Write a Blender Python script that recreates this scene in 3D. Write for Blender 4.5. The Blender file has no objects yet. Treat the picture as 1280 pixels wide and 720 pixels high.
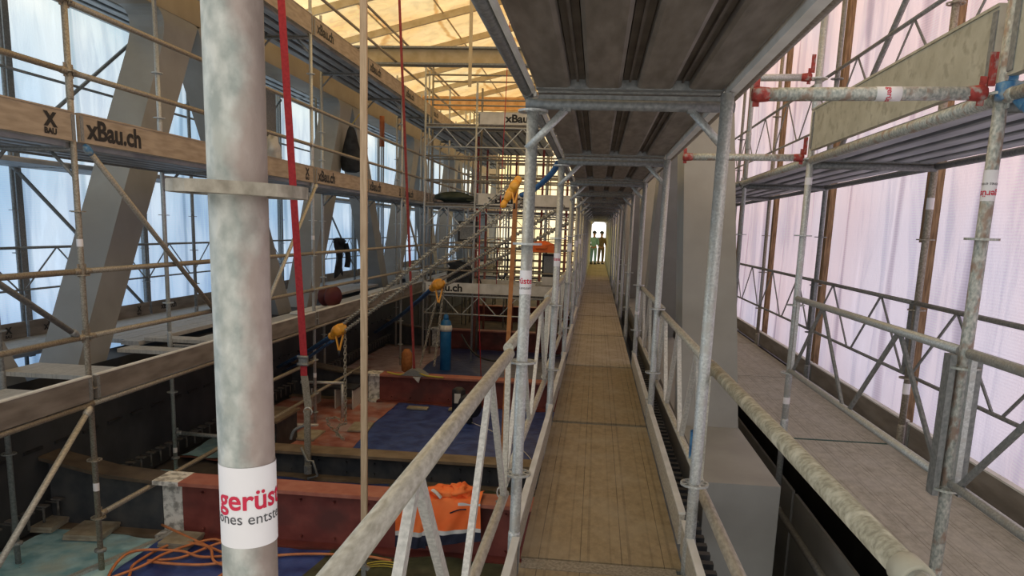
import bpy, bmesh, math, random
from mathutils import Vector, Matrix
random.seed(7)
PI = math.pi
COL = bpy.context.scene.collection
BAY = 2.57
ORD = ['first','second','third','fourth','fifth','sixth','seventh','eighth','ninth','tenth','eleventh','twelfth','thirteenth','fourteenth','fifteenth','sixteenth','seventeenth','eighteenth','nineteenth','twentieth']
def nth(i): return ORD[i] if i < len(ORD) else 'far'

# ------------------------------------------------------------------ materials
def newmat(name):
    m = bpy.data.materials.new(name); m.use_nodes = True
    nt = m.node_tree; b = nt.nodes['Principled BSDF']
    return m, nt, b
def mat(name, c1, c2=None, scale=8.0, rough=.6, metal=0.0, bump=0.0, detail=5, stretch=(1,1,1), lo=.35, hi=.65, c3=None, sc3=2.0, emit=0.0, coords='Object'):
    m, nt, b = newmat(name)
    b.inputs['Roughness'].default_value = rough
    b.inputs['Metallic'].default_value = metal
    L = nt.links
    if c2 is None:
        b.inputs['Base Color'].default_value = (*c1, 1)
    else:
        tc = nt.nodes.new('ShaderNodeTexCoord'); mp = nt.nodes.new('ShaderNodeMapping')
        mp.inputs['Scale'].default_value = stretch
        L.new(tc.outputs[coords], mp.inputs['Vector'])
        n = nt.nodes.new('ShaderNodeTexNoise'); n.inputs['Scale'].default_value = scale; n.inputs['Detail'].default_value = detail
        L.new(mp.outputs['Vector'], n.inputs['Vector'])
        r = nt.nodes.new('ShaderNodeValToRGB')
        r.color_ramp.elements[0].position = lo; r.color_ramp.elements[0].color = (*c1, 1)
        r.color_ramp.elements[1].position = hi; r.color_ramp.elements[1].color = (*c2, 1)
        L.new(n.outputs['Fac'], r.inputs['Fac'])
        out = r.outputs['Color']
        if c3:
            n2 = nt.nodes.new('ShaderNodeTexNoise'); n2.inputs['Scale'].default_value = sc3; n2.inputs['Detail'].default_value = 6
            L.new(mp.outputs['Vector'], n2.inputs['Vector'])
            r2 = nt.nodes.new('ShaderNodeValToRGB'); r2.color_ramp.elements[0].position = .52; r2.color_ramp.elements[1].position = .66
            L.new(n2.outputs['Fac'], r2.inputs['Fac'])
            mx = nt.nodes.new('ShaderNodeMixRGB'); mx.inputs[2].default_value = (*c3, 1)
            L.new(r2.outputs['Color'], mx.inputs[0]); L.new(out, mx.inputs[1]); out = mx.outputs[0]
        L.new(out, b.inputs['Base Color'])
        if emit:
            L.new(out, b.inputs['Emission Color'])
        if bump:
            bp = nt.nodes.new('ShaderNodeBump'); bp.inputs['Strength'].default_value = bump; bp.inputs['Distance'].default_value = .02
            L.new(n.outputs['Fac'], bp.inputs['Height']); L.new(bp.outputs['Normal'], b.inputs['Normal'])
    if emit:
        if c2 is None: b.inputs['Emission Color'].default_value = (*c1, 1)
        b.inputs['Emission Strength'].default_value = emit
    return m
M = {}
M['galv'] = mat('galvanised_steel', (.42,.44,.43), (.64,.66,.64), 110, .45, .45, .06, detail=8, c3=(.50,.50,.47), sc3=20)
M['galv_near'] = mat('galvanised_steel_mottled', (.30,.33,.30), (.62,.62,.56), 95, .55, .3, .15, detail=9, c3=(.36,.27,.21), sc3=28, stretch=(1,1,.6))
M['galv_warm'] = mat('weathered_steel_tube', (.25,.22,.17), (.43,.385,.31), 80, .55, .45, .08)
M['galv_dirty'] = mat('mortar_spattered_steel', (.30,.275,.20), (.50,.465,.35), 70, .9, .05, .2, detail=9, c3=(.62,.585,.46), sc3=16)
M['galv_dark'] = mat('dull_steel', (.19,.20,.20), (.30,.31,.30), 50, .55, .3, .05)
M['alu'] = mat('bare_aluminium', (.52,.52,.49), (.72,.71,.67), 90, .5, .3, .03)
M['rail_worn'] = mat('worn_rail_steel', (.40,.375,.31), (.60,.575,.50), 90, .55, .35, .15, stretch=(1,.3,1))
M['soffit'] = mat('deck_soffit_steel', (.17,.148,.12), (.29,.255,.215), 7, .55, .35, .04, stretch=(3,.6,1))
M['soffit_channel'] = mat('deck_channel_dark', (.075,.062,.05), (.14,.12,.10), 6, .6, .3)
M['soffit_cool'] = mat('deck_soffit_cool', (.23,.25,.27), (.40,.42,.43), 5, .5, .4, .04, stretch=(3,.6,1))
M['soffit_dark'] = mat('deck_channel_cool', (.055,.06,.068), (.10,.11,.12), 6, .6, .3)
M['red_paint'] = mat('red_paint', (.26,.025,.02), (.42,.06,.045), 50, .6, c3=(.36,.30,.27), sc3=30)
M['blue_paint'] = mat('blue_paint', (.02,.12,.30), (.10,.28,.45), 24, .5, c3=(.35,.38,.36), sc3=12)
M['white'] = mat('white_sticker', (.80,.78,.78), (.88,.85,.86), 10, .5)
M['ink_red'] = mat('red_ink', (.60,.01,.05), None, rough=.5)
M['ink_grey'] = mat('grey_ink', (.07,.07,.075), None, rough=.5)
M['ink_black'] = mat('black_ink', (.012,.012,.012), None, rough=.6)
M['board_tan'] = mat('toe_board_tan', (.33,.265,.19), (.45,.365,.27), 9, .7, 0, .05, stretch=(1,.5,3))
M['board_pale'] = mat('toe_board_pale', (.43,.41,.32), (.54,.52,.42), 9, .65, .0, .05, c3=(.37,.35,.27), sc3=18)
M['board_grey'] = mat('toe_board_grey', (.17,.145,.12), (.27,.24,.205), 6, .6, .15, .05, stretch=(1,.4,2))
M['board_white'] = mat('toe_board_white', (.64,.63,.57), (.78,.77,.72), 6, .6)
M['wood'] = mat('timber_lath', (.46,.33,.21), (.60,.46,.31), 10, .75, 0, .05, stretch=(6,6,.5))
M['wood_brown'] = mat('timber_batten', (.17,.10,.05), (.40,.25,.13), 12, .75, 0, .1, stretch=(5,5,.5))
M['plywood'] = mat('weathered_plywood', (.27,.23,.17), (.40,.36,.28), 9, .8)
M['ochre_wood'] = mat('glowing_ochre_timber', (.50,.24,.06), (.66,.36,.12), 6, .7, emit=.25)  # timber colour with a weak glow added by emission
M['girder'] = mat('grey_primer', (.27,.27,.25), (.32,.32,.30), 3, .5, 0, .01, c3=(.29,.285,.265), sc3=1.0)
M['chord_dark'] = mat('dark_primer', (.028,.030,.034), (.055,.057,.060), 2.5, .6, 0, .05)
M['chord_top'] = mat('top_chord_primer', (.26,.22,.165), (.32,.275,.21), 2, .55)
M['beam_red'] = mat('red_oxide_primer', (.17,.035,.03), (.25,.065,.05), 5, .6, 0, .04, c3=(.13,.04,.035), sc3=2)
M['beam_edge'] = mat('red_oxide_flange', (.36,.11,.075), (.44,.17,.12), 7, .6)
M['beam_dark'] = mat('dark_beam_web', (.035,.04,.05), (.08,.08,.08), 5, .6)
M['beam_flange'] = mat('brown_beam_flange', (.15,.105,.065), (.24,.18,.12), 5, .6)
M['weld'] = mat('ground_weld_patch', (.36,.35,.32), (.85,.83,.78), 14, .6, .1, lo=.4, hi=.55)
M['floor'] = mat('site_floor', (.055,.05,.045), (.13,.11,.09), 3, .8, 0, .1)
def tarp(name, a, b_, c=None):
    return mat(name, a, b_, 5, .38, 0, .9, detail=8, c3=c, sc3=2.2)
M['tarp_teal'] = tarp('teal_tarp', (.20,.44,.54), (.50,.76,.84), (.46,.60,.60))
M['tarp_blue'] = tarp('blue_tarp', (.022,.045,.19), (.06,.11,.36))
M['tarp_navy'] = tarp('navy_tarp', (.018,.032,.11), (.04,.065,.20))
M['tarp_red'] = tarp('red_tarp', (.27,.075,.05), (.46,.21,.17), (.42,.33,.34))
M['tarp_green'] = tarp('green_tarp', (.035,.045,.028), (.09,.10,.06))
M['tarp_pink'] = tarp('pink_tarp', (.33,.22,.22), (.50,.40,.40), (.30,.12,.10))
M['hose'] = mat('orange_hose', (.52,.17,.06), (.66,.26,.11), 10, .5)
M['cord_yellow'] = mat('yellow_cord', (.52,.42,.06), None, rough=.6)
M['strap_red'] = mat('red_strap', (.38,.015,.025), (.50,.03,.04), 30, .6)
M['strap_dull'] = mat('faded_red_strap', (.24,.03,.03), (.34,.05,.05), 30, .7)
M['strap_orange'] = mat('orange_strap', (.34,.12,.03), (.46,.18,.05), 20, .65)
M['strap_blue'] = mat('blue_sling', (.02,.075,.19), (.05,.15,.32), 20, .7)
M['hoist'] = mat('orange_hoist_paint', (.80,.32,.02), (.88,.42,.05), 12, .4)
M['chain'] = mat('chain_steel', (.30,.27,.21), (.50,.46,.37), 40, .5, .3)
M['hivis'] = mat('hivis_orange', (.95,.16,.03), (1.0,.24,.06), 4, .75, 0, .5)
M['silver_tape'] = mat('reflective_tape', (.55,.56,.58), (.72,.73,.74), 10, .4)
M['navy_cloth'] = mat('navy_cloth', (.010,.014,.035), (.03,.035,.07), 6, .9)
M['black_cloth'] = mat('black_cloth', (.012,.015,.02), (.035,.04,.045), 8, .9)
M['black'] = mat('black_plastic', (.012,.013,.015), (.035,.036,.04), 8, .5)
M['cyl_blue'] = mat('gas_cylinder_blue', (.01,.13,.36), (.03,.19,.45), 6, .4)
M['green_cloth'] = mat('dark_green_canvas', (.02,.035,.025), (.06,.075,.055), 5, .8)
M['bucket'] = mat('white_plastic', (.70,.69,.62), (.82,.80,.74), 6, .5)
M['skin'] = mat('skin', (.45,.26,.18), None, rough=.6)
M['light_blue_cloth'] = mat('light_blue_cloth', (.20,.42,.50), (.28,.52,.60), 6, .8)
M['brown_cloth'] = mat('brown_cloth', (.14,.10,.06), (.22,.17,.11), 6, .8)
M['helmet'] = mat('dark_helmet', (.03,.05,.06), None, rough=.4)
M['insulation'] = mat('yellow_lit_insulation', (.72,.60,.22), (.90,.80,.42), 4, .8, emit=.35)  # yellow light on the boards put into colour and emission
M['roof_beam'] = mat('roof_frame_paint', (.50,.38,.20), (.62,.50,.30), 5, .6)

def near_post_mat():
    m=mat('side_lit_tint_foreground_steel', (.33,.36,.33), (.60,.61,.56), 70, .5, .3, .12, detail=9, c3=(.44,.45,.40), sc3=26, stretch=(1,1,.7))
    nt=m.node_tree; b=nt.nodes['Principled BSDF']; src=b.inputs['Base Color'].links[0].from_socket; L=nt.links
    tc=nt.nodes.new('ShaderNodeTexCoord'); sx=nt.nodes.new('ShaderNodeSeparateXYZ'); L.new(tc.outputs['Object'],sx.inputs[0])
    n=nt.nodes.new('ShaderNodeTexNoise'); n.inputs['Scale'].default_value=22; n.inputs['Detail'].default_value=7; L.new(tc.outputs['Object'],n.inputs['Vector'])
    a=nt.nodes.new('ShaderNodeMath'); a.operation='MULTIPLY_ADD'; a.inputs[1].default_value=26; a.inputs[2].default_value=-.55; L.new(sx.outputs['X'],a.inputs[0])  # right side browner: pinkish light from the right painted into the colour
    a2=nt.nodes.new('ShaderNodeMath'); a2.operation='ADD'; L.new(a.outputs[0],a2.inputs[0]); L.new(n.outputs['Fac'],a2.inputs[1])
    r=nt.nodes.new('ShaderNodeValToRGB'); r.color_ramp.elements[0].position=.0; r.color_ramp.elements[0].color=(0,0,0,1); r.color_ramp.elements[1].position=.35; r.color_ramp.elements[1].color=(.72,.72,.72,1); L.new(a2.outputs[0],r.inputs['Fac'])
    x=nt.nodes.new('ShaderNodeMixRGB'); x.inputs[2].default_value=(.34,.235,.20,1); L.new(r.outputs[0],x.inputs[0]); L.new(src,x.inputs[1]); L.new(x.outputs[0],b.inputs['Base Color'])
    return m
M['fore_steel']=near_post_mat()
def deck_mat(name, a, b_, line, nl, w, dirt, rough=.75):
    """planking: lengthwise joints every w metres plus stains"""
    m, nt, b = newmat(name); L = nt.links
    tc = nt.nodes.new('ShaderNodeTexCoord')
    n = nt.nodes.new('ShaderNodeTexNoise'); n.inputs['Scale'].default_value = 13; n.inputs['Detail'].default_value = 10; n.inputs['Roughness'].default_value=.72
    mp = nt.nodes.new('ShaderNodeMapping'); mp.inputs['Scale'].default_value = (1.5,.8,1)
    L.new(tc.outputs['Object'], mp.inputs['Vector']); L.new(mp.outputs[0], n.inputs['Vector'])
    r = nt.nodes.new('ShaderNodeValToRGB'); r.color_ramp.elements[0].position=.34; r.color_ramp.elements[1].position=.68
    r.color_ramp.elements[0].color=(*a,1); r.color_ramp.elements[1].color=(*b_,1)
    L.new(n.outputs['Fac'], r.inputs['Fac'])
    sx = nt.nodes.new('ShaderNodeSeparateXYZ'); L.new(tc.outputs['Object'], sx.inputs[0])
    def strips(freq, ph, thr):
        m1 = nt.nodes.new('ShaderNodeMath'); m1.operation='MULTIPLY_ADD'; m1.inputs[1].default_value=freq; m1.inputs[2].default_value=ph
        L.new(sx.outputs['X'], m1.inputs[0])
        m2 = nt.nodes.new('ShaderNodeMath'); m2.operation='FRACT'; L.new(m1.outputs[0], m2.inputs[0])
        m3 = nt.nodes.new('ShaderNodeMath'); m3.operation='LESS_THAN'; m3.inputs[1].default_value=thr; L.new(m2.outputs[0], m3.inputs[0])
        return m3.outputs[0]
    out = r.outputs[0]
    for fr, ph, th, amt in ((1/w,.5,.045*.3/w*.32,.75),(1/w,.33,.07,.30),(1/w,.78,.05,.22)):
        s = strips(fr, ph, th)
        a1 = nt.nodes.new('ShaderNodeMath'); a1.operation='MULTIPLY'; a1.inputs[1].default_value=amt; L.new(s, a1.inputs[0])
        mx = nt.nodes.new('ShaderNodeMixRGB'); mx.inputs[2].default_value=(*line,1)
        L.new(a1.outputs[0], mx.inputs[0]); L.new(out, mx.inputs[1]); out = mx.outputs[0]
    n2 = nt.nodes.new('ShaderNodeTexNoise'); n2.inputs['Scale'].default_value = 2.3; n2.inputs['Detail'].default_value=4
    L.new(tc.outputs['Object'], n2.inputs['Vector'])
    r2 = nt.nodes.new('ShaderNodeValToRGB'); r2.color_ramp.elements[0].position=.45; r2.color_ramp.elements[1].position=.8
    L.new(n2.outputs['Fac'], r2.inputs['Fac'])
    mx = nt.nodes.new('ShaderNodeMixRGB'); mx.inputs[2].default_value=(*dirt,1)
    L.new(r2.outputs[0], mx.inputs[0]); L.new(out, mx.inputs[1])
    L.new(mx.outputs[0], b.inputs['Base Color']); b.inputs['Roughness'].default_value=rough
    bp = nt.nodes.new('ShaderNodeBump'); bp.inputs['Strength'].default_value=.12; L.new(n.outputs['Fac'], bp.inputs['Height']); L.new(bp.outputs[0], b.inputs['Normal'])
    return m
M['deck_brown'] = deck_mat('brown_plywood_deck', (.245,.185,.105), (.40,.31,.185), (.07,.05,.03), 3, .19, (.39,.33,.23))
M['deck_beige'] = deck_mat('dusty_beige_deck', (.34,.28,.185), (.50,.43,.31), (.10,.075,.05), 3, .19, (.56,.50,.40))
M['deck_grey'] = deck_mat('grey_steel_deck', (.34,.315,.25), (.56,.53,.44), (.16,.14,.10), 3, .13, (.52,.50,.44))
M['deck_pale'] = deck_mat('pale_plank_deck', (.40,.39,.36), (.56,.55,.51), (.20,.19,.18), 3, .2, (.40,.39,.37))

def sheet_mat(name, ca, cb, cc, strength, weave=True, vert=True, zgrad=None):
    """backlit scaffold sheeting: translucent film glowing with the daylight behind it"""
    m, nt, b = newmat(name); L = nt.links
    tc = nt.nodes.new('ShaderNodeTexCoord')
    mp = nt.nodes.new('ShaderNodeMapping'); mp.inputs['Scale'].default_value = (1, 1, .16) if vert else (1,1,1)
    L.new(tc.outputs['Object'], mp.inputs['Vector'])
    n1 = nt.nodes.new('ShaderNodeTexNoise'); n1.inputs['Scale'].default_value=3.2; n1.inputs['Detail'].default_value=7; n1.inputs['Roughness'].default_value=.62; n1.inputs['Distortion'].default_value=.6
    L.new(mp.outputs[0], n1.inputs['Vector'])
    n2 = nt.nodes.new('ShaderNodeTexNoise'); n2.inputs['Scale'].default_value=.42; n2.inputs['Detail'].default_value=2
    L.new(tc.outputs['Object'], n2.inputs['Vector'])
    r = nt.nodes.new('ShaderNodeValToRGB'); r.color_ramp.elements[0].position=.36; r.color_ramp.elements[1].position=.62
    r.color_ramp.elements[0].color=(*ca,1); r.color_ramp.elements[1].color=(*cb,1)
    L.new(n2.outputs['Fac'], r.inputs['Fac'])
    # creases: their shade painted in as thin dark wandering vertical lines
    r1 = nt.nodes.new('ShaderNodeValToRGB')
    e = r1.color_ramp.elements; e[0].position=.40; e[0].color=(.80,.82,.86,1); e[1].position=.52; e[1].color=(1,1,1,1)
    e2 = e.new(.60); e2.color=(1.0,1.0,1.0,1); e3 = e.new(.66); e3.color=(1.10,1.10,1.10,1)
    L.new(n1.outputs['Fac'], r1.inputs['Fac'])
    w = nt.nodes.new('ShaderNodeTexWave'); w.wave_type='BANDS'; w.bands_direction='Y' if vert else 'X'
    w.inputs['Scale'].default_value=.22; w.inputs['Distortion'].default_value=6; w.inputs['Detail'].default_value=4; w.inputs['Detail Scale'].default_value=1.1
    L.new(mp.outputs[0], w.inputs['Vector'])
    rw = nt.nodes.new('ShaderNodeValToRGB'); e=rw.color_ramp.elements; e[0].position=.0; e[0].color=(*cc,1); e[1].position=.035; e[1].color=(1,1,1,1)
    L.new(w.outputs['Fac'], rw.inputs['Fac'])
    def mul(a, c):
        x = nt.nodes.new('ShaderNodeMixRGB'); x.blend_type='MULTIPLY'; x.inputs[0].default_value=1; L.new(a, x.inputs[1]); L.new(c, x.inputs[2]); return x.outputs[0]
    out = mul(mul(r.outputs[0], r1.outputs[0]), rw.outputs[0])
    if weave:
        ww = nt.nodes.new('ShaderNodeTexWave'); ww.bands_direction='Z'; ww.inputs['Scale'].default_value=14; ww.inputs['Distortion'].default_value=1.2; ww.inputs['Detail'].default_value=2
        L.new(tc.outputs['Object'], ww.inputs['Vector'])
        rr = nt.nodes.new('ShaderNodeValToRGB'); rr.color_ramp.elements[0].color=(.93,.92,.93,1); rr.color_ramp.elements[1].color=(1.03,1.03,1.03,1)
        L.new(ww.outputs['Fac'], rr.inputs['Fac']); out = mul(out, rr.outputs[0])
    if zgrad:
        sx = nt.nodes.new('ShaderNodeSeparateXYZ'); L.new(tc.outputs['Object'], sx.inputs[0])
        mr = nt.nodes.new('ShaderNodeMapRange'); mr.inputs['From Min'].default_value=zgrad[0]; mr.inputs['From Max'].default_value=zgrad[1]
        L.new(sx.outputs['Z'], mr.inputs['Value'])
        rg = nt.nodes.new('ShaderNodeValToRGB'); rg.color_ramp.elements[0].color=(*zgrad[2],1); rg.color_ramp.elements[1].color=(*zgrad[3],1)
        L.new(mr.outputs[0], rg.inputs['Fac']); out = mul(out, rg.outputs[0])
    L.new(out, b.inputs['Base Color']); L.new(out, b.inputs['Emission Color'])
    b.inputs['Emission Strength'].default_value = strength; b.inputs['Roughness'].default_value=.5
    bp = nt.nodes.new('ShaderNodeBump'); bp.inputs['Strength'].default_value=.5; bp.inputs['Distance'].default_value=.05
    L.new(n1.outputs['Fac'], bp.inputs['Height']); L.new(bp.outputs[0], b.inputs['Normal'])
    return m
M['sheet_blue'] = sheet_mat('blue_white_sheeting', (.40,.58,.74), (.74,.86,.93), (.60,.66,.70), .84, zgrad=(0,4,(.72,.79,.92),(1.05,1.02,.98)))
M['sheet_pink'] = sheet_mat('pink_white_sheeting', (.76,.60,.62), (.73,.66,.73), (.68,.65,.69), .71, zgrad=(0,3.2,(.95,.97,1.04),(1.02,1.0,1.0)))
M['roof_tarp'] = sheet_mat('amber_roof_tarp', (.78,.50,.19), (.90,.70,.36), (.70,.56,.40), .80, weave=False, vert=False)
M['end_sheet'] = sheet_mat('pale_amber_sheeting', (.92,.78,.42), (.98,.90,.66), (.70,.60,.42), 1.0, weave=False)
M['bright'] = mat('bright_daylight_film', (.95,.97,.97), None, emit=1.4)

# ------------------------------------------------------------------ mesh helper
class MB:
    def __init__(s): s.v=[]; s.f=[]; s.sm=[]
    def add(s, vs, fs, smooth=False):
        o=len(s.v); s.v+= [tuple(p) for p in vs]; s.f+=[tuple(i+o for i in f) for f in fs]; s.sm+=[smooth]*len(fs); return s
    def box(s, x0,x1,y0,y1,z0,z1):
        vs=[(x0,y0,z0),(x1,y0,z0),(x1,y1,z0),(x0,y1,z0),(x0,y0,z1),(x1,y0,z1),(x1,y1,z1),(x0,y1,z1)]
        return s.add(vs, [(0,3,2,1),(4,5,6,7),(0,1,5,4),(1,2,6,5),(2,3,7,6),(3,0,4,7)])
    def cbox(s, c, d, rot=None):
        hx,hy,hz=d[0]/2,d[1]/2,d[2]/2
        vs=[Vector(p) for p in [(-hx,-hy,-hz),(hx,-hy,-hz),(hx,hy,-hz),(-hx,hy,-hz),(-hx,-hy,hz),(hx,-hy,hz),(hx,hy,hz),(-hx,hy,hz)]]
        if rot: vs=[rot@p for p in vs]
        return s.add([p+Vector(c) for p in vs], [(0,3,2,1),(4,5,6,7),(0,1,5,4),(1,2,6,5),(2,3,7,6),(3,0,4,7)])
    def path(s, pts, r, n=10, caps=True, closed=False, flat=1.0):
        pts=[Vector(p) for p in pts]; N=len(pts); rings=[]
        rs = r if isinstance(r,(list,tuple)) else [r]*N
        up=None; vs=[]
        for i,p in enumerate(pts):
            if closed: t=(pts[(i+1)%N]-pts[i-1])
            else: t=(pts[min(i+1,N-1)]-pts[max(i-1,0)])
            t.normalize()
            if up is None:
                up=Vector((0,0,1)) if abs(t.z)<.9 else Vector((0,1,0))
            a=t.cross(up)
            if a.length<1e-6: a=t.cross(Vector((1,0,0)))
            a.normalize(); b=a.cross(t).normalized(); up=b
            for k in range(n):
                th=2*PI*k/n; vs.append(p+a*math.cos(th)*rs[i]+b*math.sin(th)*rs[i]*flat)
        fs=[]
        for i in range(N if closed else N-1):
            j=(i+1)%N
            for k in range(n):
                k2=(k+1)%n; fs.append((i*n+k,i*n+k2,j*n+k2,j*n+k))
        s.add(vs,fs,True)
        if caps and not closed:
            o=len(s.v)-len(vs)
            s.f.append(tuple(o+k for k in reversed(range(n)))); s.sm.append(False)
            s.f.append(tuple(o+(N-1)*n+k for k in range(n))); s.sm.append(False)
        return s
    def tube(s,p,q,r,n=12): return s.path([p,q],r,n)
    def beam(s,p,q,w,h,up=(0,0,1)):
        p,q=Vector(p),Vector(q); t=(q-p).normalized(); u=Vector(up); a=t.cross(u)
        if a.length<1e-4: a=t.cross(Vector((1,0,0)))
        a.normalize(); b=a.cross(t).normalized()
        vs=[]
        for e in (p,q):
            for sa,sb in ((-1,-1),(1,-1),(1,1),(-1,1)): vs.append(e+a*sa*w/2+b*sb*h/2)
        return s.add(vs,[(0,1,2,3),(7,6,5,4),(0,4,5,1),(1,5,6,2),(2,6,7,3),(3,7,4,0)])
    def prism(s, poly, axis, lo, hi):
        """poly: list of 2-D points in the plane normal to axis"""
        n=len(poly)
        def P(a,b,c): return {'x':(c,a,b),'y':(a,c,b),'z':(a,b,c)}[axis]
        vs=[P(a,b,lo) for a,b in poly]+[P(a,b,hi) for a,b in poly]
        fs=[tuple(reversed(range(n))),tuple(range(n,2*n))]+[(i,(i+1)%n,(i+1)%n+n,i+n) for i in range(n)]
        return s.add(vs,fs)
    def lathe(s, prof, c, axis=(0,0,1), n=20, smooth=True):
        ax=Vector(axis).normalized(); a=ax.orthogonal().normalized(); b=ax.cross(a); c=Vector(c)
        vs=[]; 
        for r,h in prof:
            for k in range(n):
                th=2*PI*k/n; vs.append(c+ax*h+a*r*math.cos(th)+b*r*math.sin(th))
        fs=[]
        for i in range(len(prof)-1):
            for k in range(n):
                k2=(k+1)%n; fs.append((i*n+k,i*n+k2,(i+1)*n+k2,(i+1)*n+k))
        s.add(vs,fs,smooth)
        o=len(s.v)-len(vs); s.f.append(tuple(o+k for k in reversed(range(n)))); s.sm.append(False)
        o2=o+(len(prof)-1)*n; s.f.append(tuple(o2+k for k in range(n))); s.sm.append(False)
        return s
    def mesh(s, name, m, origin=(0,0,0), recalc=True):
        me=bpy.data.meshes.new(name); o=Vector(origin)
        me.from_pydata([tuple(Vector(p)-o) for p in s.v],[],s.f)
        me.materials.append(m)
        me.polygons.foreach_set('use_smooth', s.sm)
        if recalc:
            bm=bmesh.new(); bm.from_mesh(me); bmesh.ops.recalc_face_normals(bm, faces=bm.faces); bm.to_mesh(me); bm.free()
        me.update(); return me
WL = {}
def wloc(o): return WL.get(o.name, Vector((0,0,0)))
def part(name, mb, m, parent, origin=None):
    o0 = Vector(origin) if origin is not None else wloc(parent)
    me = mb if isinstance(mb, bpy.types.Mesh) else mb.mesh(name, m, o0)
    o=bpy.data.objects.new(name, me); COL.objects.link(o)
    o.parent=parent; o.location = o0 - wloc(parent); WL[o.name]=o0
    return o
def tag(o,label,cat,group=None,kind=None):
    o['label']=label; o['category']=cat
    if group: o['group']=group
    if kind: o['kind']=kind
    return o
def thing(name,label,cat,loc,group=None,kind=None):
    o=bpy.data.objects.new(name,None); COL.objects.link(o); o.empty_display_size=.1
    o.location=loc; WL[o.name]=Vector(loc)
    return tag(o,label,cat,group,kind)
def solo(name,mb,m,label,cat,group=None,loc=None,kind=None):
    o0=Vector(loc) if loc is not None else Vector(mb.v[0])
    me=mb.mesh(name,m,o0); o=bpy.data.objects.new(name,me); COL.objects.link(o); o.location=o0; WL[o.name]=o0
    return tag(o,label,cat,group,kind)
def struct(name,mb,m):
    me=mb.mesh(name,m); o=bpy.data.objects.new(name,me); COL.objects.link(o); o['kind']='structure'; return o

# ------------------------------------------------------------------ lettering
def text_geo(s, size, bold=0.0, spacing=1.0, sub=0.0):
    cu=bpy.data.curves.new('lettering','FONT'); cu.body=s; cu.size=size; cu.offset=bold; cu.space_character=spacing; cu.resolution_u=4
    ob=bpy.data.objects.new('lettering_tmp',cu); COL.objects.link(ob)
    dg=bpy.context.evaluated_depsgraph_get(); me=bpy.data.meshes.new_from_object(ob.evaluated_get(dg))
    bpy.data.objects.remove(ob); 
    if sub:
        bm=bmesh.new(); bm.from_mesh(me); bmesh.ops.triangulate(bm,faces=bm.faces)
        for _ in range(4):
            es=[e for e in bm.edges if e.calc_length()>sub]
            if not es: break
            bmesh.ops.subdivide_edges(bm,edges=es,cuts=1); bmesh.ops.triangulate(bm,faces=bm.faces)
        bm.to_mesh(me); bm.free()
    vs=[(v.co.x,v.co.y) for v in me.vertices]; fs=[tuple(p.vertices) for p in me.polygons]
    bpy.data.meshes.remove(me); bpy.data.curves.remove(cu)
    return vs,fs
TC={}
def flat_text(parent, s, size, pos, u, v, m, bold=.0, sx=1.0):
    key=(s,size,bold)
    if key not in TC: TC[key]=text_geo(s,size,bold)
    vs,fs=TC[key]; u,v,p=Vector(u),Vector(v),Vector(pos)
    mb=MB(); mb.add([p+u*a*sx+v*b for a,b in vs], fs)
    o=part('lettering',mb,m,parent); return o
def tube_text(parent, s, size, c, axis, ref, r, m, bold=0, start=0.0, h=0.0):
    """lettering bent round a tube: c point on the axis, ref direction where angle is 0"""
    vs,fs=text_geo(s,size,bold,sub=.004)
    ax=Vector(axis).normalized(); a=Vector(ref).normalized(); b=ax.cross(a)
    mb=MB(); out=[]
    for x,y in vs:
        th=start+x/r; out.append(Vector(c)+ax*(h+y)+a*r*math.cos(th)+b*r*math.sin(th))
    mb.add(out,fs); return part('lettering',mb,m,parent)

# ------------------------------------------------------------------ scaffold kit
def rosette_mb(n=24):
    mb=MB(); h=.0045
    def ring(r0,r1,a0,a1,k):
        vs=[]; fs=[]
        for i in range(k+1):
            t=a0+(a1-a0)*i/k; c,s_=math.cos(t),math.sin(t)
            vs+=[(r0*c,r0*s_,-h),(r1*c,r1*s_,-h),(r1*c,r1*s_,h),(r0*c,r0*s_,h)]
        for i in range(k):
            for j in range(4): fs.append((i*4+j,i*4+(j+1)%4,(i+1)*4+(j+1)%4,(i+1)*4+j))
        mb.add(vs,fs)
    ring(.022,.033,0,2*PI,24); ring(.052,.061,0,2*PI,24)
    for k in range(8):
        t=2*PI*k/8+PI/8; ring(.030,.055,t-.15,t+.15,1)
    return mb
ROS={}
def rosette(parent, x,y,z, m):
    if m.name not in ROS: ROS[m.name]=rosette_mb().mesh('rosette',m)
    return part('rosette',ROS[m.name],m,parent,(x,y,z))
R=.02415
def post(x,y,z0,z1,label,group,m='galv',ros=(),base=False,sticker=None,lean=(0,0),r=R,n=14):
    t=thing('scaffold_post',label,'scaffold post',(x,y,z0),group)
    def at(z): return (x+lean[0]*(z-z0), y+lean[1]*(z-z0))
    mb=MB(); mb.tube((x,y,z0),(*at(z1),z1),r,n)
    # socket joints every two metres
    part('tube',mb,M[m],t)
    jz=[z for z in (.06,2.45,4.3) if z0+.2<z<z1-.1]
    for z in jz:
        c=MB(); xx,yy=at(z); c.lathe([(r+.0015,-.09),(r+.004,-.08),(r+.004,.075),(r+.0015,.09)],(xx,yy,z),n=n); part('joint_sleeve',c,M[m],t)
    for z in ros:
        xx,yy=at(z); rosette(t,xx,yy,z,M[m])
    if base:
        b=MB(); b.box(x-.075,x+.075,y-.075,y+.075,z0,z0+.008); b.tube((x,y,z0+.008),(x,y,z0+.25),.019,10); b.lathe([(.03,0),(.05,.01),(.05,.03),(.03,.04)],(x,y,z0+.18),n=8)
        part('base_jack',b,M['galv_dark'],t)
    if sticker:
        for (z,h) in sticker:
            xx,yy=at(z); s=MB(); s.path([(xx,yy,z-h/2),(xx,yy,z+h/2)],r+.0012,n,caps=False); part('sticker',s,M['white'],t)
    return t
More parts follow.
